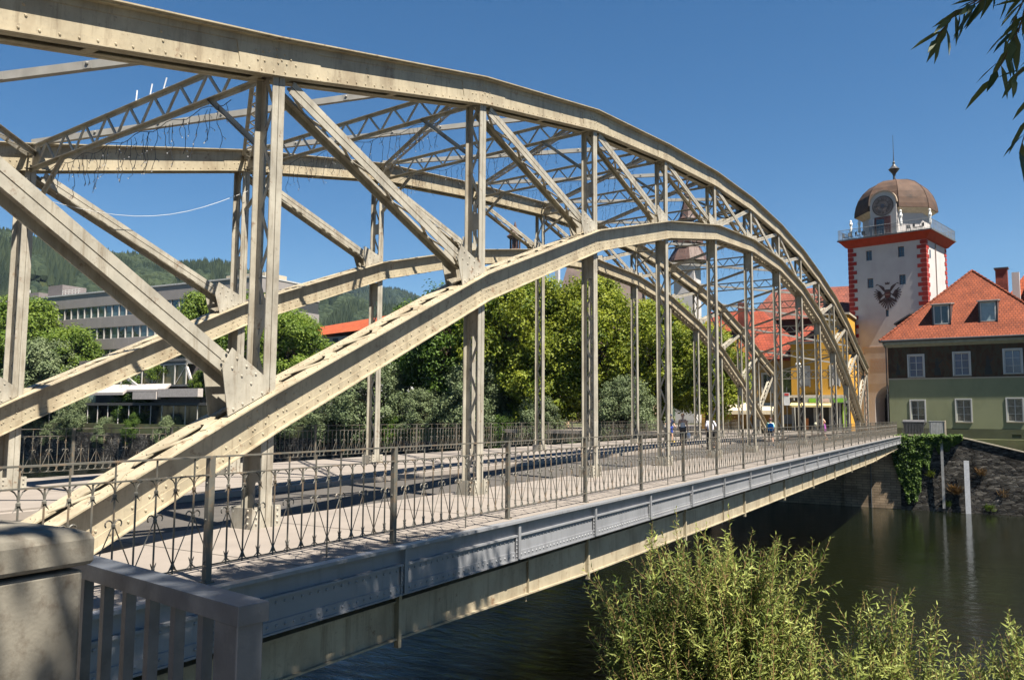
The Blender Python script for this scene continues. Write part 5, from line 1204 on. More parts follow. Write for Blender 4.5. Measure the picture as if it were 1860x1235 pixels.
# yellow corner house with green shop front
yh = frame_empty('yellow_house', 86.5, 12.4, 270); tag(yh, 'bright yellow corner house with green shop sign beside the tower', 'house')
yr = [(1.0, 1.9, 4.9, 7.0), (4.3, 5.1, 4.9, 7.0)]
mb = MB(); wall_open(mb, 0, 3.0, 3.9, 9.6, yr[:1], .2); wall_open(mb, 3.0, 6.2, 3.9, 12.6, yr[1:], .2, y=-.6)
mb.add([(3.0, -.6, 3.9), (3.0, 6, 3.9), (3.0, 6, 12.6), (3.0, -.6, 12.6)], [(0, 1, 2, 3)]); mb.add([(0, 0, 0), (0, 9, 0), (0, 9, 9.6), (0, 0, 9.6)], [(3, 2, 1, 0)]); mb.add([(6.2, -.6, 0), (6.2, 9, 0), (6.2, 9, 12.6), (6.2, -.6, 12.6)], [(0, 1, 2, 3)]); mb.build('wall', yellow_pl, yh)
for i_, r_ in enumerate(yr): window(yh, *r_, y=.14 if i_ == 0 else -.46, surround=.16, nh=1, glass=mat('white_blind_glass', (.55, .53, .5), .3))
mb = MB(); mb.box(-.3, 2.99, -.4, 9.3, 9.6, 9.85); mb.box(2.8, 6.4, -.8, 9.2, 12.6, 12.8); mb.build('cornice', cream, yh)
mb = MB(); mb.add([(-.4, -.5, 9.86), (2.98, -.5, 9.86), (2.98, 4, 12.0), (1.2, 4, 12.0)], [(0, 1, 2, 3)]); mb.build('roof', tile_x, yh)
mb = MB(); mb.box(-.1, 6.3, -1.5, -.62, 3.62, 3.88); mb.build('shop_canopy', mat('pale_canopy_edge', (.55, .5, .42), .7), yh)
mb = MB(); mb.box(1.6, 6.1, -1.56, -1.51, 3.0, 3.6); sg = mb.build('shop_fascia', mat('grey_shop_fascia', (.35, .36, .3), .6), yh)
mb = MB(); mb.box(2.1, 3.1, -1.60, -1.565, 3.08, 3.5); mb.box(4.4, 5.9, -1.60, -1.565, 3.08, 3.5); mb.build('green_sign_panel', mat('bright_green_sign', (0.22, 0.50, 0.03), .5), sg)
mb = MB(); mb.box(3.3, 4.2, -1.60, -1.565, 3.1, 3.48); mb.build('pale_sign_panel', mat('pale_pink_sign', (0.7, 0.5, 0.42), .5), sg)
mb = MB(); mb.box(0, 6.1, .3, .4, 0, 3.6); mb.build('shop_interior', mat('dark_shop_interior', (0.045, 0.038, 0.032), .8), yh)
for u in (0.1, 2.4, 4.0, 5.0, 5.9): mb = MB(); mb.box(u, u+.22, -.62, .29, 0, 3.6); mb.build('shop_pillar', mat('grey_shop_pillar', (.32, .32, .3), .6), yh)
mb = MB(); mb.box(5.4, 5.75, -.7, -.63, .4, 2.9); mb.build('green_banner', mat('lime_banner', (0.40, 0.62, 0.08), .6), yh)
mb = MB(); mb.prism([(.2, -2.2, 2.75), (.2, -.7, 3.3), (.2, -.7, 3.15), (.2, -2.2, 2.55)], None, (4.4, 0, 0)); mb.build('awning', mat('yellow_awning_cloth', (0.62, 0.50, 0.22), .8), yh)
ab_ = empty('menu_board', (85.0, 10.7, 0)); tag(ab_, 'orange pavement sign board leaning by the shop entrance', 'sign')
mb = MB(); mb.beam((0, 0, .1), (.25, 0, 1.35), (0, 1, 0), .55, .05); mb.build('board', mat('orange_board', (.55, .18, .03), .6), ab_); mb = MB(); mb.beam((.5, 0, .1), (.27, 0, 1.3), (0, 1, 0), .5, .04); mb.build('back_leg', mat('orange_board', (.55, .18, .03)), ab_)
# globe street lamp
lp = empty('street_lamp', (84.0, 11.15, 0)); tag(lp, 'white globe street lamp in front of the yellow house', 'lamp')
mb = MB(); mb.lathe([(.08, 0), (.05, 1), (.04, 6.7)], (0, 0, 0), 8); mb.build('pole', iron_dk, lp)
mb = MB(); mb.lathe([(.05, 6.7), (.22, 6.8), (.30, 7.0), (.30, 7.15), (.22, 7.35), (.04, 7.45)], (0, 0, 0), 12); mb.build('globe', mat('opal_lamp_glass', (.85, .85, .82), .3), lp, smooth=True)
# traffic style info sign
ts = empty('post_sign', (80.0, 11.6, 0)); tag(ts, 'white and red sign on a post in front of the ochre house', 'sign')
mb = MB(); mb.tube([(0, 0, 0), (0, 0, 4.6)], .04, 6); mb.build('pole', iron_dk, ts); mb = MB(); mb.box(-.04, -.01, -.3, .3, 2.7, 4.0); mb.build('sign_plate', mat('white_sign_plate', (.7, .7, .68), .5), ts); mb = MB(); mb.box(-.06, -.041, -.22, .22, 3.7, 3.95); mb.build('red_band', mat('sign_red', (.5, .04, .03), .5), ts)

# ------------------------------------------------------------------ church: tower, roof, lantern
ct = empty('church_tower', (150, 44.6, 0)); tag(ct, 'white church tower with tiered brown copper spire seen through the bridge', 'tower')
mb = MB(); mb.box(-2.2, 2.2, -1.9, 2.3, 0, 32.3); mb.build('shaft', white_pl, ct)
mb = MB(); mb.lathe([(4.2, 32.2), (3.9, 32.9), (2.7, 34.9), (2.3, 35.5)], (0, 0, 0), 8, phase=R(22.5)); mb.lathe([(2.2, 35.5), (3.1, 35.9), (3.0, 36.6), (1.9, 38.6), (1.5, 39.1)], (0, 0, 0), 8, phase=R(22.5))
mb.lathe([(1.25, 39.0), (1.25, 41.0)], (0, 0, 0), 8, phase=R(22.5)); mb.lathe([(1.9, 41.0), (1.6, 41.5), (0.9, 44.5), (.15, 48.8), (.08, 50.2)], (0, 0, 0), 8, phase=R(22.5)); mb.lathe([(.06, 50.0), (.35, 50.4), (.06, 50.8), (.05, 52.2)], (0, 0, 0), 8)
mb.build('spire', copper_dk, ct)
cr_ = empty('church', (150, 64, 0)); tag(cr_, 'long church with steep brown slate roof above the trees', 'church')
mb = MB(); mb.box(-5, 8, -9.5, 9, 0, 19); mb.build('nave_wall', pink_pl, cr_)
mb = MB(); mb.add([(-6, -9.5, 18.5), (-6, 9.5, 18.5), (1.5, 8.5, 33.9), (1.5, -8.0, 31.8), (9, -9.5, 18.5), (9, 9.5, 18.5)], [(0, 3, 2, 1), (4, 5, 2, 3), (0, 4, 3), (1, 2, 5)]); mb.build('roof', roof_dk, cr_)
mb = MB(); mb.box(-6.5, -5.6, 6.6, 7.4, 24, 34.5); mb.build('downpipe_shaft', mat('grey_shaft', (.45, .45, .47), .6), cr_)
ln = empty('roof_turret', (150, 84.9, 0)); tag(ln, 'small dark lantern turret peeping over the far lower chord', 'turret')
mb = MB(); mb.box(-1.2, 1.2, -1.3, 1.3, 20, 38.4)
mb.build('turret_base', pink_pl, ln); mb = MB(); mb.lathe([(1.5, 38.4), (1.35, 38.8)], (0, 0, 0), 8)
for k in range(8): a = k*math.pi/4; mb.box(1.1*math.cos(a)-.12, 1.1*math.cos(a)+.12, 1.1*math.sin(a)-.12, 1.1*math.sin(a)+.12, 38.8, 41.2)
mb.lathe([(1.4, 41.2), (2.0, 41.7), (1.4, 42.2), (.8, 43.4), (.35, 43.9), (.3, 44.4), (.08, 45.2)], (0, 0, 0), 8); mb.lathe([(.5, 38.6), (.5, 41.3)], (0, 0, 0), 8); mb.build('lantern', copper_dk, ln)
# sandy gabled house between the trees
gh = frame_empty('sandy_house', 80.0, 47.3, 270); tag(gh, 'sand coloured house gable half hidden by the trees', 'house')
mb = MB(); mb.box(0, 6.0, 0, 9, -1, 10.0); mb.prism([(0, 0, 10.0), (6.0, 0, 10.0), (3.4, 0, 15.2)], None, (0, 9, 0)); mb.build('wall', pink_pl, gh)
mb = MB(); mb.beam((-.4, -.3, 9.4), (3.4, -.3, 15.4), (0, 1, 0), .5, .3); mb.beam((6.4, -.3, 9.4), (3.4, -.3, 15.4), (0, 1, 0), .5, .3); mb.add([(-.5, 0, 9.5), (3.4, 0, 15.5), (3.4, 9, 15.5), (-.5, 9, 9.5)], [(0, 1, 2, 3)]); mb.add([(6.5, 0, 9.5), (3.4, 0, 15.5), (3.4, 9, 15.5), (6.5, 9, 9.5)], [(3, 2, 1, 0)]); mb.build('roof', tile_br, gh)
for r_ in ((1.2, 2.1, 2.2, 3.8), (3.9, 4.8, 2.2, 3.8), (1.2, 2.1, 6.0, 7.6)): window(gh, r_[0], r_[1], r_[2], r_[3], y=-.02, nh=1)
# long orange roof
oh = frame_empty('orange_roofed_hall', 110.0, 112.5, 270); tag(oh, 'long hall with plain orange roof below the distant hill', 'building')
mb = MB(); mb.box(0, 22, 0, 12, 0, 16.3); mb.build('wall', mat('grey_white_wall', (.5, .5, .5), .8), oh)
mb = MB(); mb.add([(-1, -.8, 16.2), (23, -.8, 17.4), (23, 6, 20.9), (-1, 6, 19.0), (-1, 13, 16.2), (23, 13, 17)], [(0, 1, 2, 3), (3, 2, 5, 4)]); mb.build('roof', tile_or, oh)
for k in range(5): mb = MB(); mb.box(3.0+k*2.4, 4.4+k*2.4, -.06, -.002, 15.1, 15.9); mb.build('window', glass_of, oh)
# street level things glimpsed under the arch on the left
rb = empty('red_bus', (76.5, 85.5, 0), R(90)); tag(rb, 'dark red van parked below the thick lower chord on the far bank', 'van')
mb = MB(); mb.prism([(-2.6, -.95, .45), (2.6, -.95, .45), (2.6, -.95, 1.3), (1.9, -.95, 2.1), (-2.6, -.95, 2.15)], None, (0, 1.9, 0)); mb.build('body', mat('dark_red_car_paint', (.28, .02, .03), .3), rb)
mb = MB(); mb.box(-2.3, 1.4, .96, .98, 1.35, 1.9); mb.build('side_window', glass_dk, rb)
for sx_ in (-1.7, 1.7):
    for sy_ in (-.97, .80): mb = MB(); mb.tube([(sx_, sy_, .4), (sx_, sy_+.17, .4)], .38, 14); mb.build('wheel', black_pl, rb)
kz = empty('kiosk', (77.0, 79.0, 0)); tag(kz, 'small sandy kiosk beside the dark red van', 'kiosk')
mb = MB(); mb.box(-1, 1, -1.3, 1.3, 0, 5.4); mb.build('wall', ochre_pl, kz); mb = MB(); mb.box(-1.2, 1.2, -1.5, 1.5, 5.4, 5.6); mb.build('flat_roof', darkmetal, kz)

# ------------------------------------------------------------------ grey office building
of = frame_empty('office_building', 80.0, 175.0, 272); tag(of, 'long grey office building with ribbons of windows on the left', 'building')
ZT = 23.2; Lf = 82.0
mb = MB(); bands = [(20.75, ZT), (16.75, 18.65), (12.75, 14.65), (8.7, 10.7), (4.0, 6.6)]
for a, b_ in bands: mb.box(0, Lf, 0, 14, a, b_)
x = 0.0
while x < Lf-2: 
    for z0, z1 in ((16.75, 18.65), (20.75, ZT), (12.75, 14.65)): mb.box(x, x+0.03, -0.012, -0.001, z0, z1)
    x += 3.9
mb.build('facade_band', grey_pan, of)
mb = MB(); mb.box(-.1, Lf+.1, -.15, 14, ZT, ZT+.25); mb.build('parapet', mat('parapet_metal', (.42, .42, .42), .5), of)
mb = MB(); mb.box(.1, Lf-.1, .6, 13.9, 0, ZT-.5); mb.build('core', mat('dark_interior', (.03, .035, .04), .8), of)
for z0, z1 in ((18.65, 20.75), (14.65, 16.75), (10.7, 12.75)):
    x = 30.0; i = 0
    rngw = random.Random(int(z0))
    while x < Lf-1.9:
        w_ = MB(); w_.box(x, x+.20, .08, .30, z0, z1); w_.box(x+.20, x+1.93, .18, .28, z0, z0+.08); w_.box(x+.20, x+1.93, .18, .28, z1-.08, z1)
        wo = w_.build('window', mullion, of)
        g = MB(); g.add([(x+.2, .25, z0+.08), (x+1.93, .25, z0+.08), (x+1.93, .25, z1-.08), (x+.2, .25, z1-.08)], [(0, 1, 2, 3)]); g.build('pane', glass_of if rngw.random() < .65 else glass_dk, wo)
        x += 1.95; i += 1
mb = MB(); mb.box(22, 26.5, 3, 8, ZT+.25, ZT+3.0); mb.box(12, 19, 3, 8, ZT+.25, ZT+2.0); mb.build('roof_plant_box', mat('brown_grey_cladding', (.16, .14, .14), .7), of)
mb = MB()
for z in (ZT+.9, ZT+1.4, ZT+1.8): mb.tube([(26.6, 3, z), (32, 3, z)], .05, 5)
for k in range(6): mb.tube([(26.6+k, 3, ZT+.2), (26.6+k, 3, ZT+1.9)], .05, 5)
mb.build('roof_pipework', mat('pale_pipework', (.5, .5, .48), .5), of)
mb = MB(); mb.lathe([(.1, ZT+2), (.6, ZT+2.4), (.6, ZT+2.9), (.1, ZT+3.1)], (13.5, 4, 0), 10); mb.build('roof_vent', mat('pale_pipework', (.5, .5, .48), .5), of)
mb = MB(); mb.box(70, 79, 4, 9, ZT+.25, ZT+1.6); mb.build('roof_hut', cream, of)
# ------------------------------------------------------------------ riverside cafe
cf = frame_empty('glass_cafe', 73.0, 127.5, 270); tag(cf, 'glass and steel riverside cafe with folded white awnings and a dark terrace', 'cafe')
mb = MB(); mb.box(0, 38, 2.0, 12, -2.5, 10.2); mb.build('core_wall', mat('brown_grey_facade', (.20, .175, .17), .8), cf)
mb = MB(); mb.box(4, 30, -.1, 2, 9.3, 9.7); mb.box(4, 30, .1, 2, 8.9, 9.29); mb.box(0, 40, -.9, 2, 5.45, 5.75); mb.build('roof_edge', mat('dark_grey_fascia', (.12, .12, .12), .6), cf)
mb = MB()
for k in range(11): u = 4+k*2.6; mb.box(u, u+.14, 0, .14, 5.75, 8.9)
mb.box(4, 30.2, 0, .14, 8.75, 8.9)
for k in range(5): u = 6.6+k*5.2; mb.beam((u, .25, 5.8), (u+2.5, .25, 8.8), (0, 1, 0), .08, .12)
mb.beam((12.5, -.6, 9.3), (20.5, -1.0, 5.4), (0, 1, 0), .3, .45); mb.beam((31.0, -.6, 8.3), (33.0, -1.0, 5.6), (0, 1, 0), .3, .35)
mb.build('steel_frame', mullion, cf)
mb = MB(); mb.box(4, 30, .3, .34, 5.75, 8.75); mb.build('glazing', mat('amber_glass', (.13, .11, .05), .12, .5, .5), cf)
mb = MB(); mb.prism([(10.5, -2.6, 4.6), (10.5, -.9, 5.9), (10.5, -.9, 5.5), (10.5, -2.6, 4.2)], None, (8.5, 0, 0)); mb.prism([(19, -2.0, 5.0), (19, -.9, 5.9), (19, -.9, 5.6), (19, -2.0, 4.7)], None, (9, 0, 0)); mb.box(22.5, 28, -3.4, -2.6, 3.5, 4.6); mb.box(28.2, 37, -3.3, -2.4, 3.8, 5.0); mb.build('awning', mat('off_white_awning', (.42, .38, .36), .8), cf)
mb = MB(); mb.box(-4, 10.3, -1.4, -1.3, 3.1, 4.6); mb.build('glass_screen', mat('pale_green_glass', (.24, .30, .28), .2), cf)
mb = MB(); mb.box(-4, 38, -2.6, 1.9, -1.9, -1.4); mb.box(-4, 38, -2.6, 1.9, 2.6, 3.0); mb.build('terrace_slab', mat('dark_slab', (.05, .05, .05), .8), cf)
mb = MB(); mb.box(-4, 38, 1.0, 1.1, -1.4, 2.6); mb.build('terrace_glazing', mat('dark_blue_glass', (.035, .045, .055), .1), cf)
mb = MB()
for k in range(16): u = -3+k*2.6; mb.box(u, u+.10, -2.5, -2.4, -1.4, 2.6)
mb.box(-4, 38, -2.5, -2.44, -.45, -.38); mb.build('terrace_post', mullion, cf)
sgn = MB(); sgn.box(17.5, 24.5, -.16, -.11, 9.75, 11.0); so = sgn.build('sign_board', mat('blue_sign_board', (.05, .06, .45), .4), cf)
sgn = MB()
for k in range(6): u = 17.9+k*.95; sgn.beam((u, -.18, 9.9), (u+.25, -.18, 10.85), (0, 1, 0), .02, .16); sgn.beam((u+.25, -.18, 10.85), (u+.55, -.18, 9.9), (0, 1, 0), .02, .10)
sgn.build('sign_strokes', mat('pale_blue_lettering', (.45, .5, .75), .4), so)
sgn = MB(); sgn.box(24.6, 26.6, -.16, -.11, 9.9, 10.7); sgn.build('exit_panel', mat('teal_panel', (.2, .5, .42), .4), cf)

# ================================================================== hills with forest
def ridge(az):
    return ridge_(az)*math.cos(R(az-30.17))-13
def ridge_(az):
    pts = [(30, 120), (38, 150), (44, 165), (47.3, 190), (49.7, 206), (52.5, 214), (55.3, 218), (58.3, 232), (59.5, 237), (61, 247), (62.8, 256), (66, 268), (80, 270)]
    for (a, za), (b_, zb) in zip(pts, pts[1:]):
        if a <= az <= b_: return za+(zb-za)*(az-a)/(b_-a)
    return pts[0][1] if az < 30 else pts[-1][1]
def far_ridge(az):
    return far_ridge_(az)*math.cos(R(az-30.17))-14
def far_ridge_(az):
    pts = [(8, 150), (22, 180), (28, 215), (33, 290), (38.3, 362), (41, 378), (43, 380), (44.6, 345), (48, 330), (60, 300)]
    for (a, za), (b_, zb) in zip(pts, pts[1:]):
        if a <= az <= b_: return za+(zb-za)*(az-a)/(b_-a)
    return 150
def hill(name, fn, azs, d0, d1, d2, seed):
    mb = MB(); nr = 16; rows = []
    for i, az in enumerate(azs):
        t = R(az)
        for k in range(nr+4):
            f = k/nr; d = d0+(d1-d0)*f if f <= 1 else d1+(d2-d1)*(f-1)*4
            z = fn(az)*(math.sin(min(f, 1)*math.pi/2)**1.15) if f <= 1 else fn(az)*(1-(f-1)*1.2)
            z += (12*noise.noise(Vector((d*.006, az*.35, seed)))*(f if f < 1 else 1)*min(1, 4*abs(1-f)+.12))
            rows.append((CAM.x+d*math.cos(t), CAM.y+d*math.sin(t), z-2))
    m_ = nr+4
    mb.add(rows, [(i*m_+k, i*m_+k+1, (i+1)*m_+k+1, (i+1)*m_+k) for i in range(len(azs)-1) for k in range(m_-1)])
    return mb
def hz(fn, az, f, d0, d1, seed):
    d = d0+(d1-d0)*f; z = fn(az)*(math.sin(f*math.pi/2)**1.15)+12*noise.noise(Vector((d*.006, az*.35, seed)))*f*min(1, 4*abs(1-f)+.12); t = R(az)
    return Vector((CAM.x+d*math.cos(t), CAM.y+d*math.sin(t), z-3))
hillm = mat('hillside_ground', (0.028, 0.038, 0.016), 0.95, 0.35, 0.012, stain=(0.10, 0.08, 0.04), stain_amt=0.4, stain_scale=(0.012, 0.012, 0.02), spec=0.05)
azs1 = [30+i*0.5 for i in range(101)]; azs2 = [8+i*0.75 for i in range(70)]
struct(hill('hill', ridge, azs1, 480, 1200, 1900, 1.0).build('hill', hillm, smooth=True))
struct(hill('hill', far_ridge, azs2, 1300, 2500, 3600, 2.0).build('hill', hillm, smooth=True))
meadow = mat('dry_meadow', (0.22, 0.155, 0.08), 0.95, 0.15, 0.02, spec=0.05)
clear = [(62.95, .90, .75, .055), (58.9, .70, .75, .075), (56.4, .82, .5, .05), (59.6, .62, .3, .03)]   # az, f, half-width, half-height
mb = MB()
for az, f, ha, hf in clear:
    ring = []
    for k in range(14): t = 2*math.pi*k/14; rr_ = 1+.35*noise.noise(Vector((math.cos(t)*2, math.sin(t)*2, az))); p = hz(ridge, az+ha*rr_*math.cos(t), min(.99, f+hf*rr_*math.sin(t)), 480, 1200, 1.0); ring.append(tuple(p+Vector((-1.5, -1.5, 7))))
    mb.add(ring, [tuple(range(14))])
struct(mb.build('dry_meadow', meadow))
def forest(fn, az0, az1, d0, d1, seed, n_, h0, h1, fmin=0.15, clears=()):
    rng = random.Random(int(seed*10)); V, F = [], []
    for i in range(n_):
        az = rng.uniform(az0, az1); f = fmin+(1.02-fmin)*rng.random()
        if any(((az-a)/(ha*1.05))**2+((f-ff+.0)/(hf*1.1))**2 < 1 for a, ff, ha, hf in clears): continue
        if noise.noise(Vector((az*.9, f*7, seed))) > 0.42 and f < .9: continue
        p = hz(fn, az, min(f, 1.0), d0, d1, seed); h = rng.uniform(h0, h1); con = noise.noise(Vector((az*.7, f*5, seed+5))) > -0.12
        b0 = len(V)
        if con:
            r_ = h*.20
            for k in range(5): a = 2*math.pi*k/5+rng.random(); V.append((p.x+r_*math.cos(a), p.y+r_*math.sin(a), p.z+h*.08))
            V.append((p.x, p.y, p.z+h)); F += [(b0+k, b0+(k+1) % 5, b0+5) for k in range(5)]
        else:
            r_ = h*.34; h *= .8
            for zz, rr_ in ((.15, .7), (.5, 1.0), (.85, .6)):
                for k in range(5): a = 2*math.pi*k/5+rng.random()*.5; V.append((p.x+r_*rr_*math.cos(a), p.y+r_*rr_*math.sin(a), p.z+h*zz))
            V.append((p.x, p.y, p.z+h))
            for lv_ in (0, 5): F += [(b0+lv_+k, b0+lv_+(k+1) % 5, b0+lv_+5+(k+1) % 5, b0+lv_+5+k) for k in range(5)]
            F += [(b0+10+k, b0+10+(k+1) % 5, b0+15) for k in range(5)]
    return V, F
V, F = forest(ridge, 36, 67, 480, 1200, 1.0, 17000, 10, 19, clears=clear)
tag(mesh_from('hillside_forest', V, F, conifer), 'mixed conifer forest covering the nearer hill on the left', 'forest', kind='stuff')
V, F = forest(far_ridge, 30, 52, 1300, 2500, 2.0, 15000, 15, 27, 0.02)
tag(mesh_from('hillside_forest', V, F, conifer), 'forest on the distant bluish hill above the orange roof', 'forest', kind='stuff')

# ================================================================== things on the bridge
def icicle_lights(i, label):
    rng = random.Random(i*7); mb = MB(); bulbs = MB(); z0 = ZU[i]
    if True:
        t = 0.12
        pts = []
        for k in range(31): tt = 0.10+0.80*k/30; pts.append(ypt(i, tt, z0-0.10-0.05*math.sin(k*1.3)))
        mb.tube(pts, 0.007, 3, cap=False)
        for k in range(34):
            tt = 0.11+0.78*(k+rng.random())/34; p = ypt(i, tt, z0-0.12); L = rng.uniform(0.25, 0.85); q = [p]; n_ = int(L/0.10)
            for j in range(n_): q.append(q[-1]+Vector((rng.uniform(-.035, .035), rng.uniform(-.045, .045), -0.10)))
            mb.tube(q, 0.0055, 3, cap=False)
            for j in range(1, len(q), 2):
                e_ = q[j]+Vector((rng.uniform(-.05, .05), rng.uniform(-.08, .08), -0.05)); mb.tube([q[j], e_], 0.004, 3, cap=False); mb.cur = 1; mb.rivet(e_, (0, 0, -1), 0.010, 0.02); mb.cur = 0 # (0, 0, -1), 0.010, 0.02)
    o = mb.build('icicle_light_string', [mat('dark_cable', (0.04, 0.04, 0.04), 0.6), mat('clear_bulb', (0.6, 0.6, 0.62), 0.2)])
    tag(o, label, 'string lights', 'icicle lights hanging from the bridge cross struts')
ords = ['first', 'second', 'third', 'fourth', 'fifth', 'sixth', 'seventh', 'eighth']
for i in range(1, 9): icicle_lights(i, 'icicle light string hanging from the %s cross strut counted from the left' % ords[i-1])
for k, t in enumerate((0.46, 0.40, 0.345)):
    p = ypt(1, t, ZU[1]+0.515); r_ = empty('wire_holder', tuple(p)); tag(r_, ('leftmost', 'middle', 'rightmost')[k]+' of the three small wire holders on top of the first cross strut', 'bracket', 'wire holders on the first cross strut')
    mb = MB(); mb.beam((0, 0.12, 0.0), (0, -0.05, 0.03), (1, 0, 0), .05, .03); mb.build('foot', alu, r_); mb = MB(); mb.tube([(0, 0.08, .02), (0.02, 0.09-.03*k, .24)], .012, 6); mb.build('rod', alu, r_)
mb = MB(); mb.tube([Vector((0.9, 10.5, 6.1)).lerp(Vector((6.6, 10.5, 7.6)), k/12)-Vector((0, 0, .55*math.sin(math.pi*k/12))) for k in range(13)], .0055, 4); tag(mb.build('sagging_cable', mat('pale_cable', (.5, .5, .5), .5)), 'thin pale cable sagging along the far upper chord', 'cable')

# ================================================================== people
def person(loc, rz, H, label, pose, cols, hair=hair_b, extras=None, build=1.0, lean=0.0):
    """one continuous skinned body, clothed with close-fitting meshes made from the same skeleton"""
    root = empty('person', tuple(loc), rz); tag(root, label, 'person'); k = H/1.72
    J = dict(pel=(0, 0, .93), bel=(0, 0, 1.06), chest=(0, 0, 1.27), neck=(0, 0, 1.44), head0=(0, 0.01, 1.52), head1=(0, .015, 1.63), top=(0, .0, 1.69),
             sL=(-.17, 0, 1.40), eL=(-.23, -.02, 1.13), wL=(-.22, .08, .90), sR=(.17, 0, 1.40), eR=(.23, -.02, 1.13), wR=(.22, .08, .90),
             hL=(-.09, 0, .90), kL=(-.10, .03, .50), aL=(-.10, -.02, .09), tL=(-.11, .14, .03), hR=(.09, 0, .90), kR=(.10, .03, .50), aR=(.10, -.02, .09), tR=(.11, .14, .03))
    J.update(pose)
    J = {n_: Vector(v) for n_, v in J.items()}
    if lean:
        for n_, v in J.items():
            if v.z > .9: d = v.z-.9; v.y += math.sin(lean)*d; v.z = .9+d*math.cos(lean)
    J = {n_: v*k for n_, v in J.items()}
    rad = dict(pel=.135, bel=.118, chest=.135, neck=.052, head0=.070, head1=.088, top=.05, sL=.062, eL=.042, wL=.028, sR=.062, eR=.042, wR=.028, hL=.088, kL=.058, aL=.038, tL=.030, hR=.088, kR=.058, aR=.038, tR=.030)
    edges = [('pel', 'bel'), ('bel', 'chest'), ('chest', 'neck'), ('neck', 'head0'), ('head0', 'head1'), ('head1', 'top'), ('chest', 'sL'), ('sL', 'eL'), ('eL', 'wL'), ('chest', 'sR'), ('sR', 'eR'), ('eR', 'wR'), ('pel', 'hL'), ('hL', 'kL'), ('kL', 'aL'), ('aL', 'tL'), ('pel', 'hR'), ('hR', 'kR'), ('kR', 'aR'), ('aR', 'tR')]
    def skin_obj(name, names, eds, grow, m, extra=()):
        nm = list(names); idx = {n_: i for i, n_ in enumerate(nm)}; vs = [J[n_] for n_ in nm]; es_ = [(idx[a], idx[b_]) for a, b_ in eds]; rr_ = [rad[n_]*k*(build if n_ in ('pel', 'bel', 'chest', 'hL', 'hR') else 1)+grow for n_ in nm]
        for (a, pts, r0) in extra:
            prev = idx[a]
            for j, q in enumerate(pts): vs.append(q); rr_.append(r0*(1-.25*j)); es_.append((prev, len(vs)-1)); prev = len(vs)-1
        me = bpy.data.meshes.new(name); me.from_pydata([tuple(v) for v in vs], es_, []); o = bpy.data.objects.new(name, me); COL.objects.link(o)
        mod = o.modifiers.new('s', 'SKIN'); sv = me.skin_vertices[0].data
        for i, r_ in enumerate(rr_): sv[i].radius = (r_, r_*(.82 if i < len(nm) and nm[i] in ('pel', 'bel', 'chest') else 1)); 
        sv[0].use_root = True
        sb = o.modifiers.new('u', 'SUBSURF'); sb.levels = 2; sb.render_levels = 2
        dg = bpy.context.evaluated_depsgraph_get(); ev = o.evaluated_get(dg); m2 = bpy.data.meshes.new_from_object(ev); m2.name = name
        bpy.data.objects.remove(o); bpy.data.meshes.remove(me)
        m2.materials.clear(); m2.materials.append(m); m2.polygons.foreach_set('use_smooth', [True]*len(m2.polygons)); o2 = bpy.data.objects.new(name, m2); COL.objects.link(o2); o2.parent = root; return o2
    fing = []
    for s, wr_, el in ((-1, 'wL', 'eL'), (1, 'wR', 'eR')):
        d = (J[wr_]-J[el]).normalized(); sd_ = d.cross(Vector((1, 0, 0)) if abs(d.x) < .8 else Vector((0, 1, 0))).normalized(); palm = J[wr_]+d*.055*k
        fing.append((wr_, [palm], .030*k))
        for j, L in enumerate((.070, .082, .078, .062)):
            b0 = palm+sd_*((j-1.5)*.019*k)+d*.03*k; fing.append((wr_, [b0, b0+d*L*.55*k, b0+d*L*k*.9+sd_.cross(d)*.02*k], .009*k))
        fing.append((wr_, [J[wr_]+d*.03*k+sd_*.034*k, J[wr_]+d*.06*k+sd_*.06*k], .010*k))
    skin_obj('body', list(J), edges, 0, skin, fing)
    # face
    fc = MB(); hc = J['head1']; f_ = Vector((0, 1, 0)); f_ = f_
    for s in (-1, 1): fc.rivet(hc+Vector((s*.032*k, .083*k, .0)), (0, 1, 0), .011*k, .004*k)
    fc.box(hc.x-.022*k, hc.x+.022*k, hc.y+.075*k, hc.y+.086*k, hc.z-.062*k, hc.z-.053*k); fc.build('eyes_and_mouth', mat('dark_feature', (.06, .03, .03), .5), root)
    fc = MB(); fc.prism([tuple(hc+Vector((-.012*k, .08*k, .0))), tuple(hc+Vector((.012*k, .08*k, 0))), tuple(hc+Vector((0, .112*k, -.032*k)))], None, (0, -.02*k, -.012*k)); fc.build('nose', skin, root)
    hb = MB(); c = hc+Vector((0, -.018*k, .022*k))
    for i in range(7):
        t = i/6*math.pi*.62; hb_r = .102*k
    prof = [(.001, .108), (.055, .098), (.088, .065), (.103, .02), (.100, -.03), (.088, -.06)]
    hb.lathe([(r_*k, z*k) for r_, z in prof][::-1], c, 12); hv = []
    hb.v = [(x_, y_ if y_ < c.y+.05*k else c.y+.05*k+(y_-c.y-.05*k)*.35, z_ if y_ < c.y+.03*k else max(z_, c.z+.035*k)) for x_, y_, z_ in hb.v]
    ho = hb.build('hair', hair, root, smooth=True)
    for spec in cols:
        nm, names, eds, g_, cl = spec
        skin_obj(nm, names, eds, g_, cl)
    if extras: extras(root, J, k)
    return root
E_T = [('pel', 'bel'), ('bel', 'chest'), ('chest', 'sL'), ('chest', 'sR')]; N_T = ['bel', 'pel', 'chest', 'sL', 'sR']
E_S = E_T+[('sL', 'eL'), ('sR', 'eR')]; N_S = N_T+['eL', 'eR']
E_LS = E_S+[('eL', 'wL'), ('eR', 'wR')]; N_LS = N_S+['wL', 'wR']
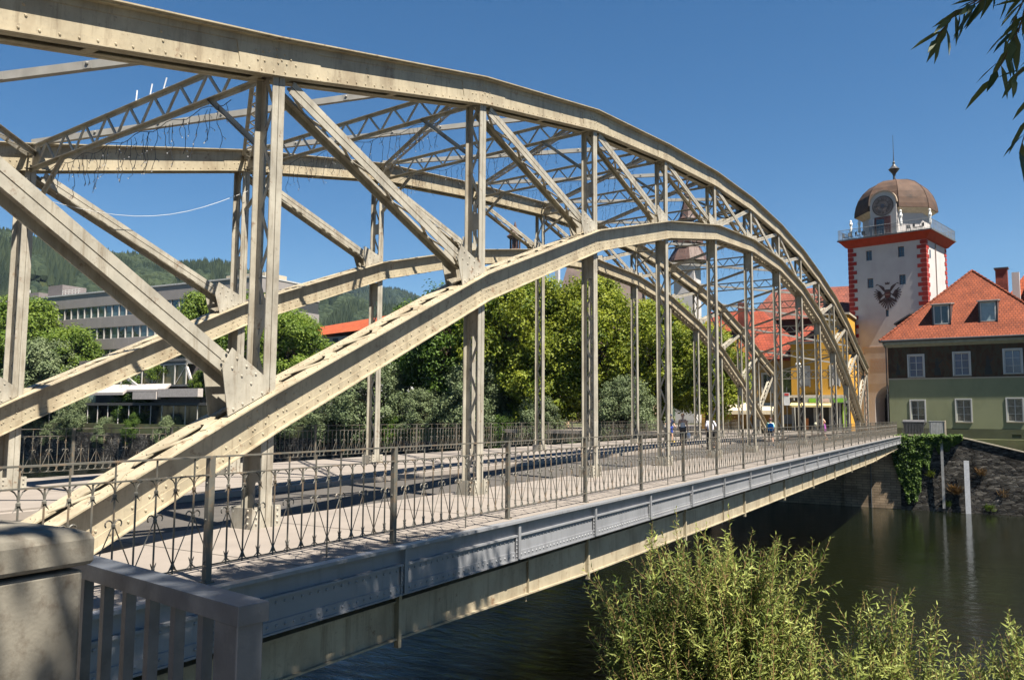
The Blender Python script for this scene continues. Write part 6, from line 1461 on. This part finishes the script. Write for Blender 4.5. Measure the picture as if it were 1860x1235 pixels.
E_P = [('pel', 'hL'), ('pel', 'hR'), ('hL', 'kL'), ('hR', 'kR')]; N_P = ['pel', 'hL', 'hR', 'kL', 'kR']
E_TR = E_P+[('kL', 'aL'), ('kR', 'aR')]; N_TR = N_P+['aL', 'aR']
def shoes(root, J, k, m):
    for a, t in (('aL', 'tL'), ('aR', 'tR')):
        mb = MB(); p, q = J[a], J[t]; mb.prism([(p.x-.045*k, p.y-.08*k, .0), (p.x+.045*k, p.y-.08*k, .0), (q.x+.05*k, q.y+.05*k, .0), (q.x-.05*k, q.y+.05*k, .0)], None, (0, 0, .075*k)); mb.build('shoe', m, root)
wk = dict(kL=(-.10, .14, .51), aL=(-.10, .16, .10), tL=(-.11, .30, .04), kR=(.10, -.02, .49), aR=(.10, -.28, .13), tR=(.11, -.17, .04))
LV = math.pi/2
def ex_w(root, J, k):
    shoes(root, J, k, cloth('dark_shoe', (.05, .04, .04)))
    p = J['wL']+Vector((-.03, 0, -.10)); mb = MB(); mb.lathe([(.06, -.42), (.13, -.36), (.12, -.16), (.05, -.04), (.015, .03)], p, 10); mb.build('plastic_bag', mat('white_plastic_bag', (.75, .75, .75), .5), root, smooth=True)
person((34.2, 7.62, .03), R(110), 1.66, 'woman in a white strapless top and dark trousers walking with a white bag', dict(wk, wL=(-.26, .02, .88)), [('top', N_T[:3], E_T[:2], .012, cloth('white_top', (.72, .68, .66))), ('trousers', N_TR, E_TR, .014, cloth('dark_grey_trousers', (.10, .085, .075)))], hair_l, ex_w, 1.15)
def ex_m(root, J, k):
    shoes(root, J, k, cloth('black_shoe', (.02, .02, .02)))
    mb = MB(); p = J['wR']; mb.box(p.x-.03, p.x+.05, p.y-.25, p.y+.22, p.z-.30, p.z+.02); mb.build('shoulder_bag', cloth('dark_grey_bag', (.06, .06, .06)), root)
person((33.3, 5.85, -.12), R(-60), 1.72, 'man in a white shirt and black trousers walking away between the hangers', dict(wk, eR=(.28, -.05, 1.14), wR=(.24, .05, .95)), [('shirt', N_S, E_S, .026, cloth('white_shirt', (.74, .72, .80))), ('trousers', N_TR, E_TR, .018, cloth('black_trousers', (.02, .02, .022)))], hair_b, ex_m, 1.2)
def ex_n(root, J, k):
    shoes(root, J, k, cloth('yellow_shoe', (.65, .45, .03)))
    mb = MB(); c = J['head1']+Vector((0, 0, .03)); mb.lathe([(.11*k, 0), (.10*k, .06*k), (.05*k, .10*k), (.005, .11*k)], c, 12); mb.box(c.x-.07, c.x+.07, c.y+.06, c.y+.19, c.z, c.z+.015); mb.build('cap', cloth('navy_cap', (.02, .03, .07)), root)
person((38.6, 9.9, .03), R(140), 1.62, 'person in navy T-shirt, blue shorts and cap on the far footway', dict(wk, eL=(-.30, -.06, 1.18), wL=(-.33, .10, 1.00), eR=(.30, -.06, 1.18), wR=(.30, .12, 1.02)), [('t_shirt', N_S, E_S, .02, cloth('navy', (.025, .035, .075))), ('shorts', N_P, E_P, .022, cloth('blue_shorts', (.03, .05, .22)))], hair_b, ex_n, 1.05, lean=.15)
def ex_c(root, J, k):
    shoes(root, J, k, cloth('pale_shoe', (.5, .5, .5)))
    mb = MB(); c = J['chest']+Vector((0, -.17*k, -.06*k)); mb.lathe([(.03, -.25), (.15, -.23), (.17, -.05), (.15, .14), (.05, .2)], c, 12); bp_ = mb.build('backpack', cloth('bright_blue', (.02, .25, .70)), root, smooth=True); mb = MB(); mb.box(c.x-.09, c.x+.09, c.y-.19, c.y-.15, c.z-.18, c.z-.02); mb.build('pocket', cloth('blue_pocket', (.02, .12, .40)), bp_)
person((41.2, 4.6, -.12), R(-70), 1.58, 'child with a bright blue backpack and pale green shirt walking to the town', wk, [('shirt', N_S, E_S, .02, cloth('pale_green', (.40, .68, .50))), ('shorts', N_P, E_P, .02, cloth('navy_shorts', (.03, .035, .06)))], hair_b, ex_c)
def ex_p(root, J, k):
    shoes(root, J, k, cloth('tan_sandal', (.35, .22, .12)))
    mb = MB(); p = J['pel']; mb.lathe([(.20*k, -.02*k-.40*k), (.19*k, -.2*k), (.165*k, .0), (.13*k, .12*k)], p, 14); mb.build('skirt', cloth('purple_skirt', (.32, .07, .33)), root, smooth=True)
    mb = MB(); q = J['wR']; mb.lathe([(.05, -.26), (.17, -.20), (.17, -.02), (.09, .06)], q+Vector((.05, .05, 0)), 10); mb.build('shoulder_bag', cloth('cream_bag', (.62, .58, .42)), root, smooth=True)
    mb = MB(); h = J['head1']; mb.lathe([(.02, -.30*k), (.09*k, -.24*k), (.12*k, -.05*k), (.11*k, .06*k), (.03, .11*k)], h+Vector((0, -.05*k, 0)), 10); mb.build('long_hair', hair_b, root, smooth=True)
person((50.0, 3.1, 0.0), R(30), 1.78, 'woman with red-brown hair, coral top and purple skirt carrying a pale bag', dict(wk, eR=(.26, .08, 1.18), wR=(.16, .26, 1.10), eL=(-.28, -.10, 1.18), wL=(-.18, .02, 1.0)), [('top', N_T, E_T, .014, cloth('coral_top', (.72, .22, .14)))], hair_b, ex_p, 1.05, lean=.2)

# ================================================================== air
hzm = bpy.data.materials.new('hazy_air'); hzm.use_nodes = True; n = hzm.node_tree.nodes; l = hzm.node_tree.links
n.remove(n['Principled BSDF']); pv = n.new('ShaderNodeVolumePrincipled'); pv.inputs['Color'].default_value = (0.45, 0.68, 1.0, 1); pv.inputs['Density'].default_value = 0.000045; pv.inputs['Anisotropy'].default_value = 0.2
l.new(pv.outputs[0], n['Material Output'].inputs['Volume'])
mb = MB(); mb.box(-900, 5000, -3200, 5200, -12, 900); hz_o = mb.build('haze', hzm); tag(hz_o, 'thin bluish haze over the distant hills', 'haze', kind='stuff')
scene.cycles.volume_bounces = 0; scene.cycles.volume_max_steps = 64
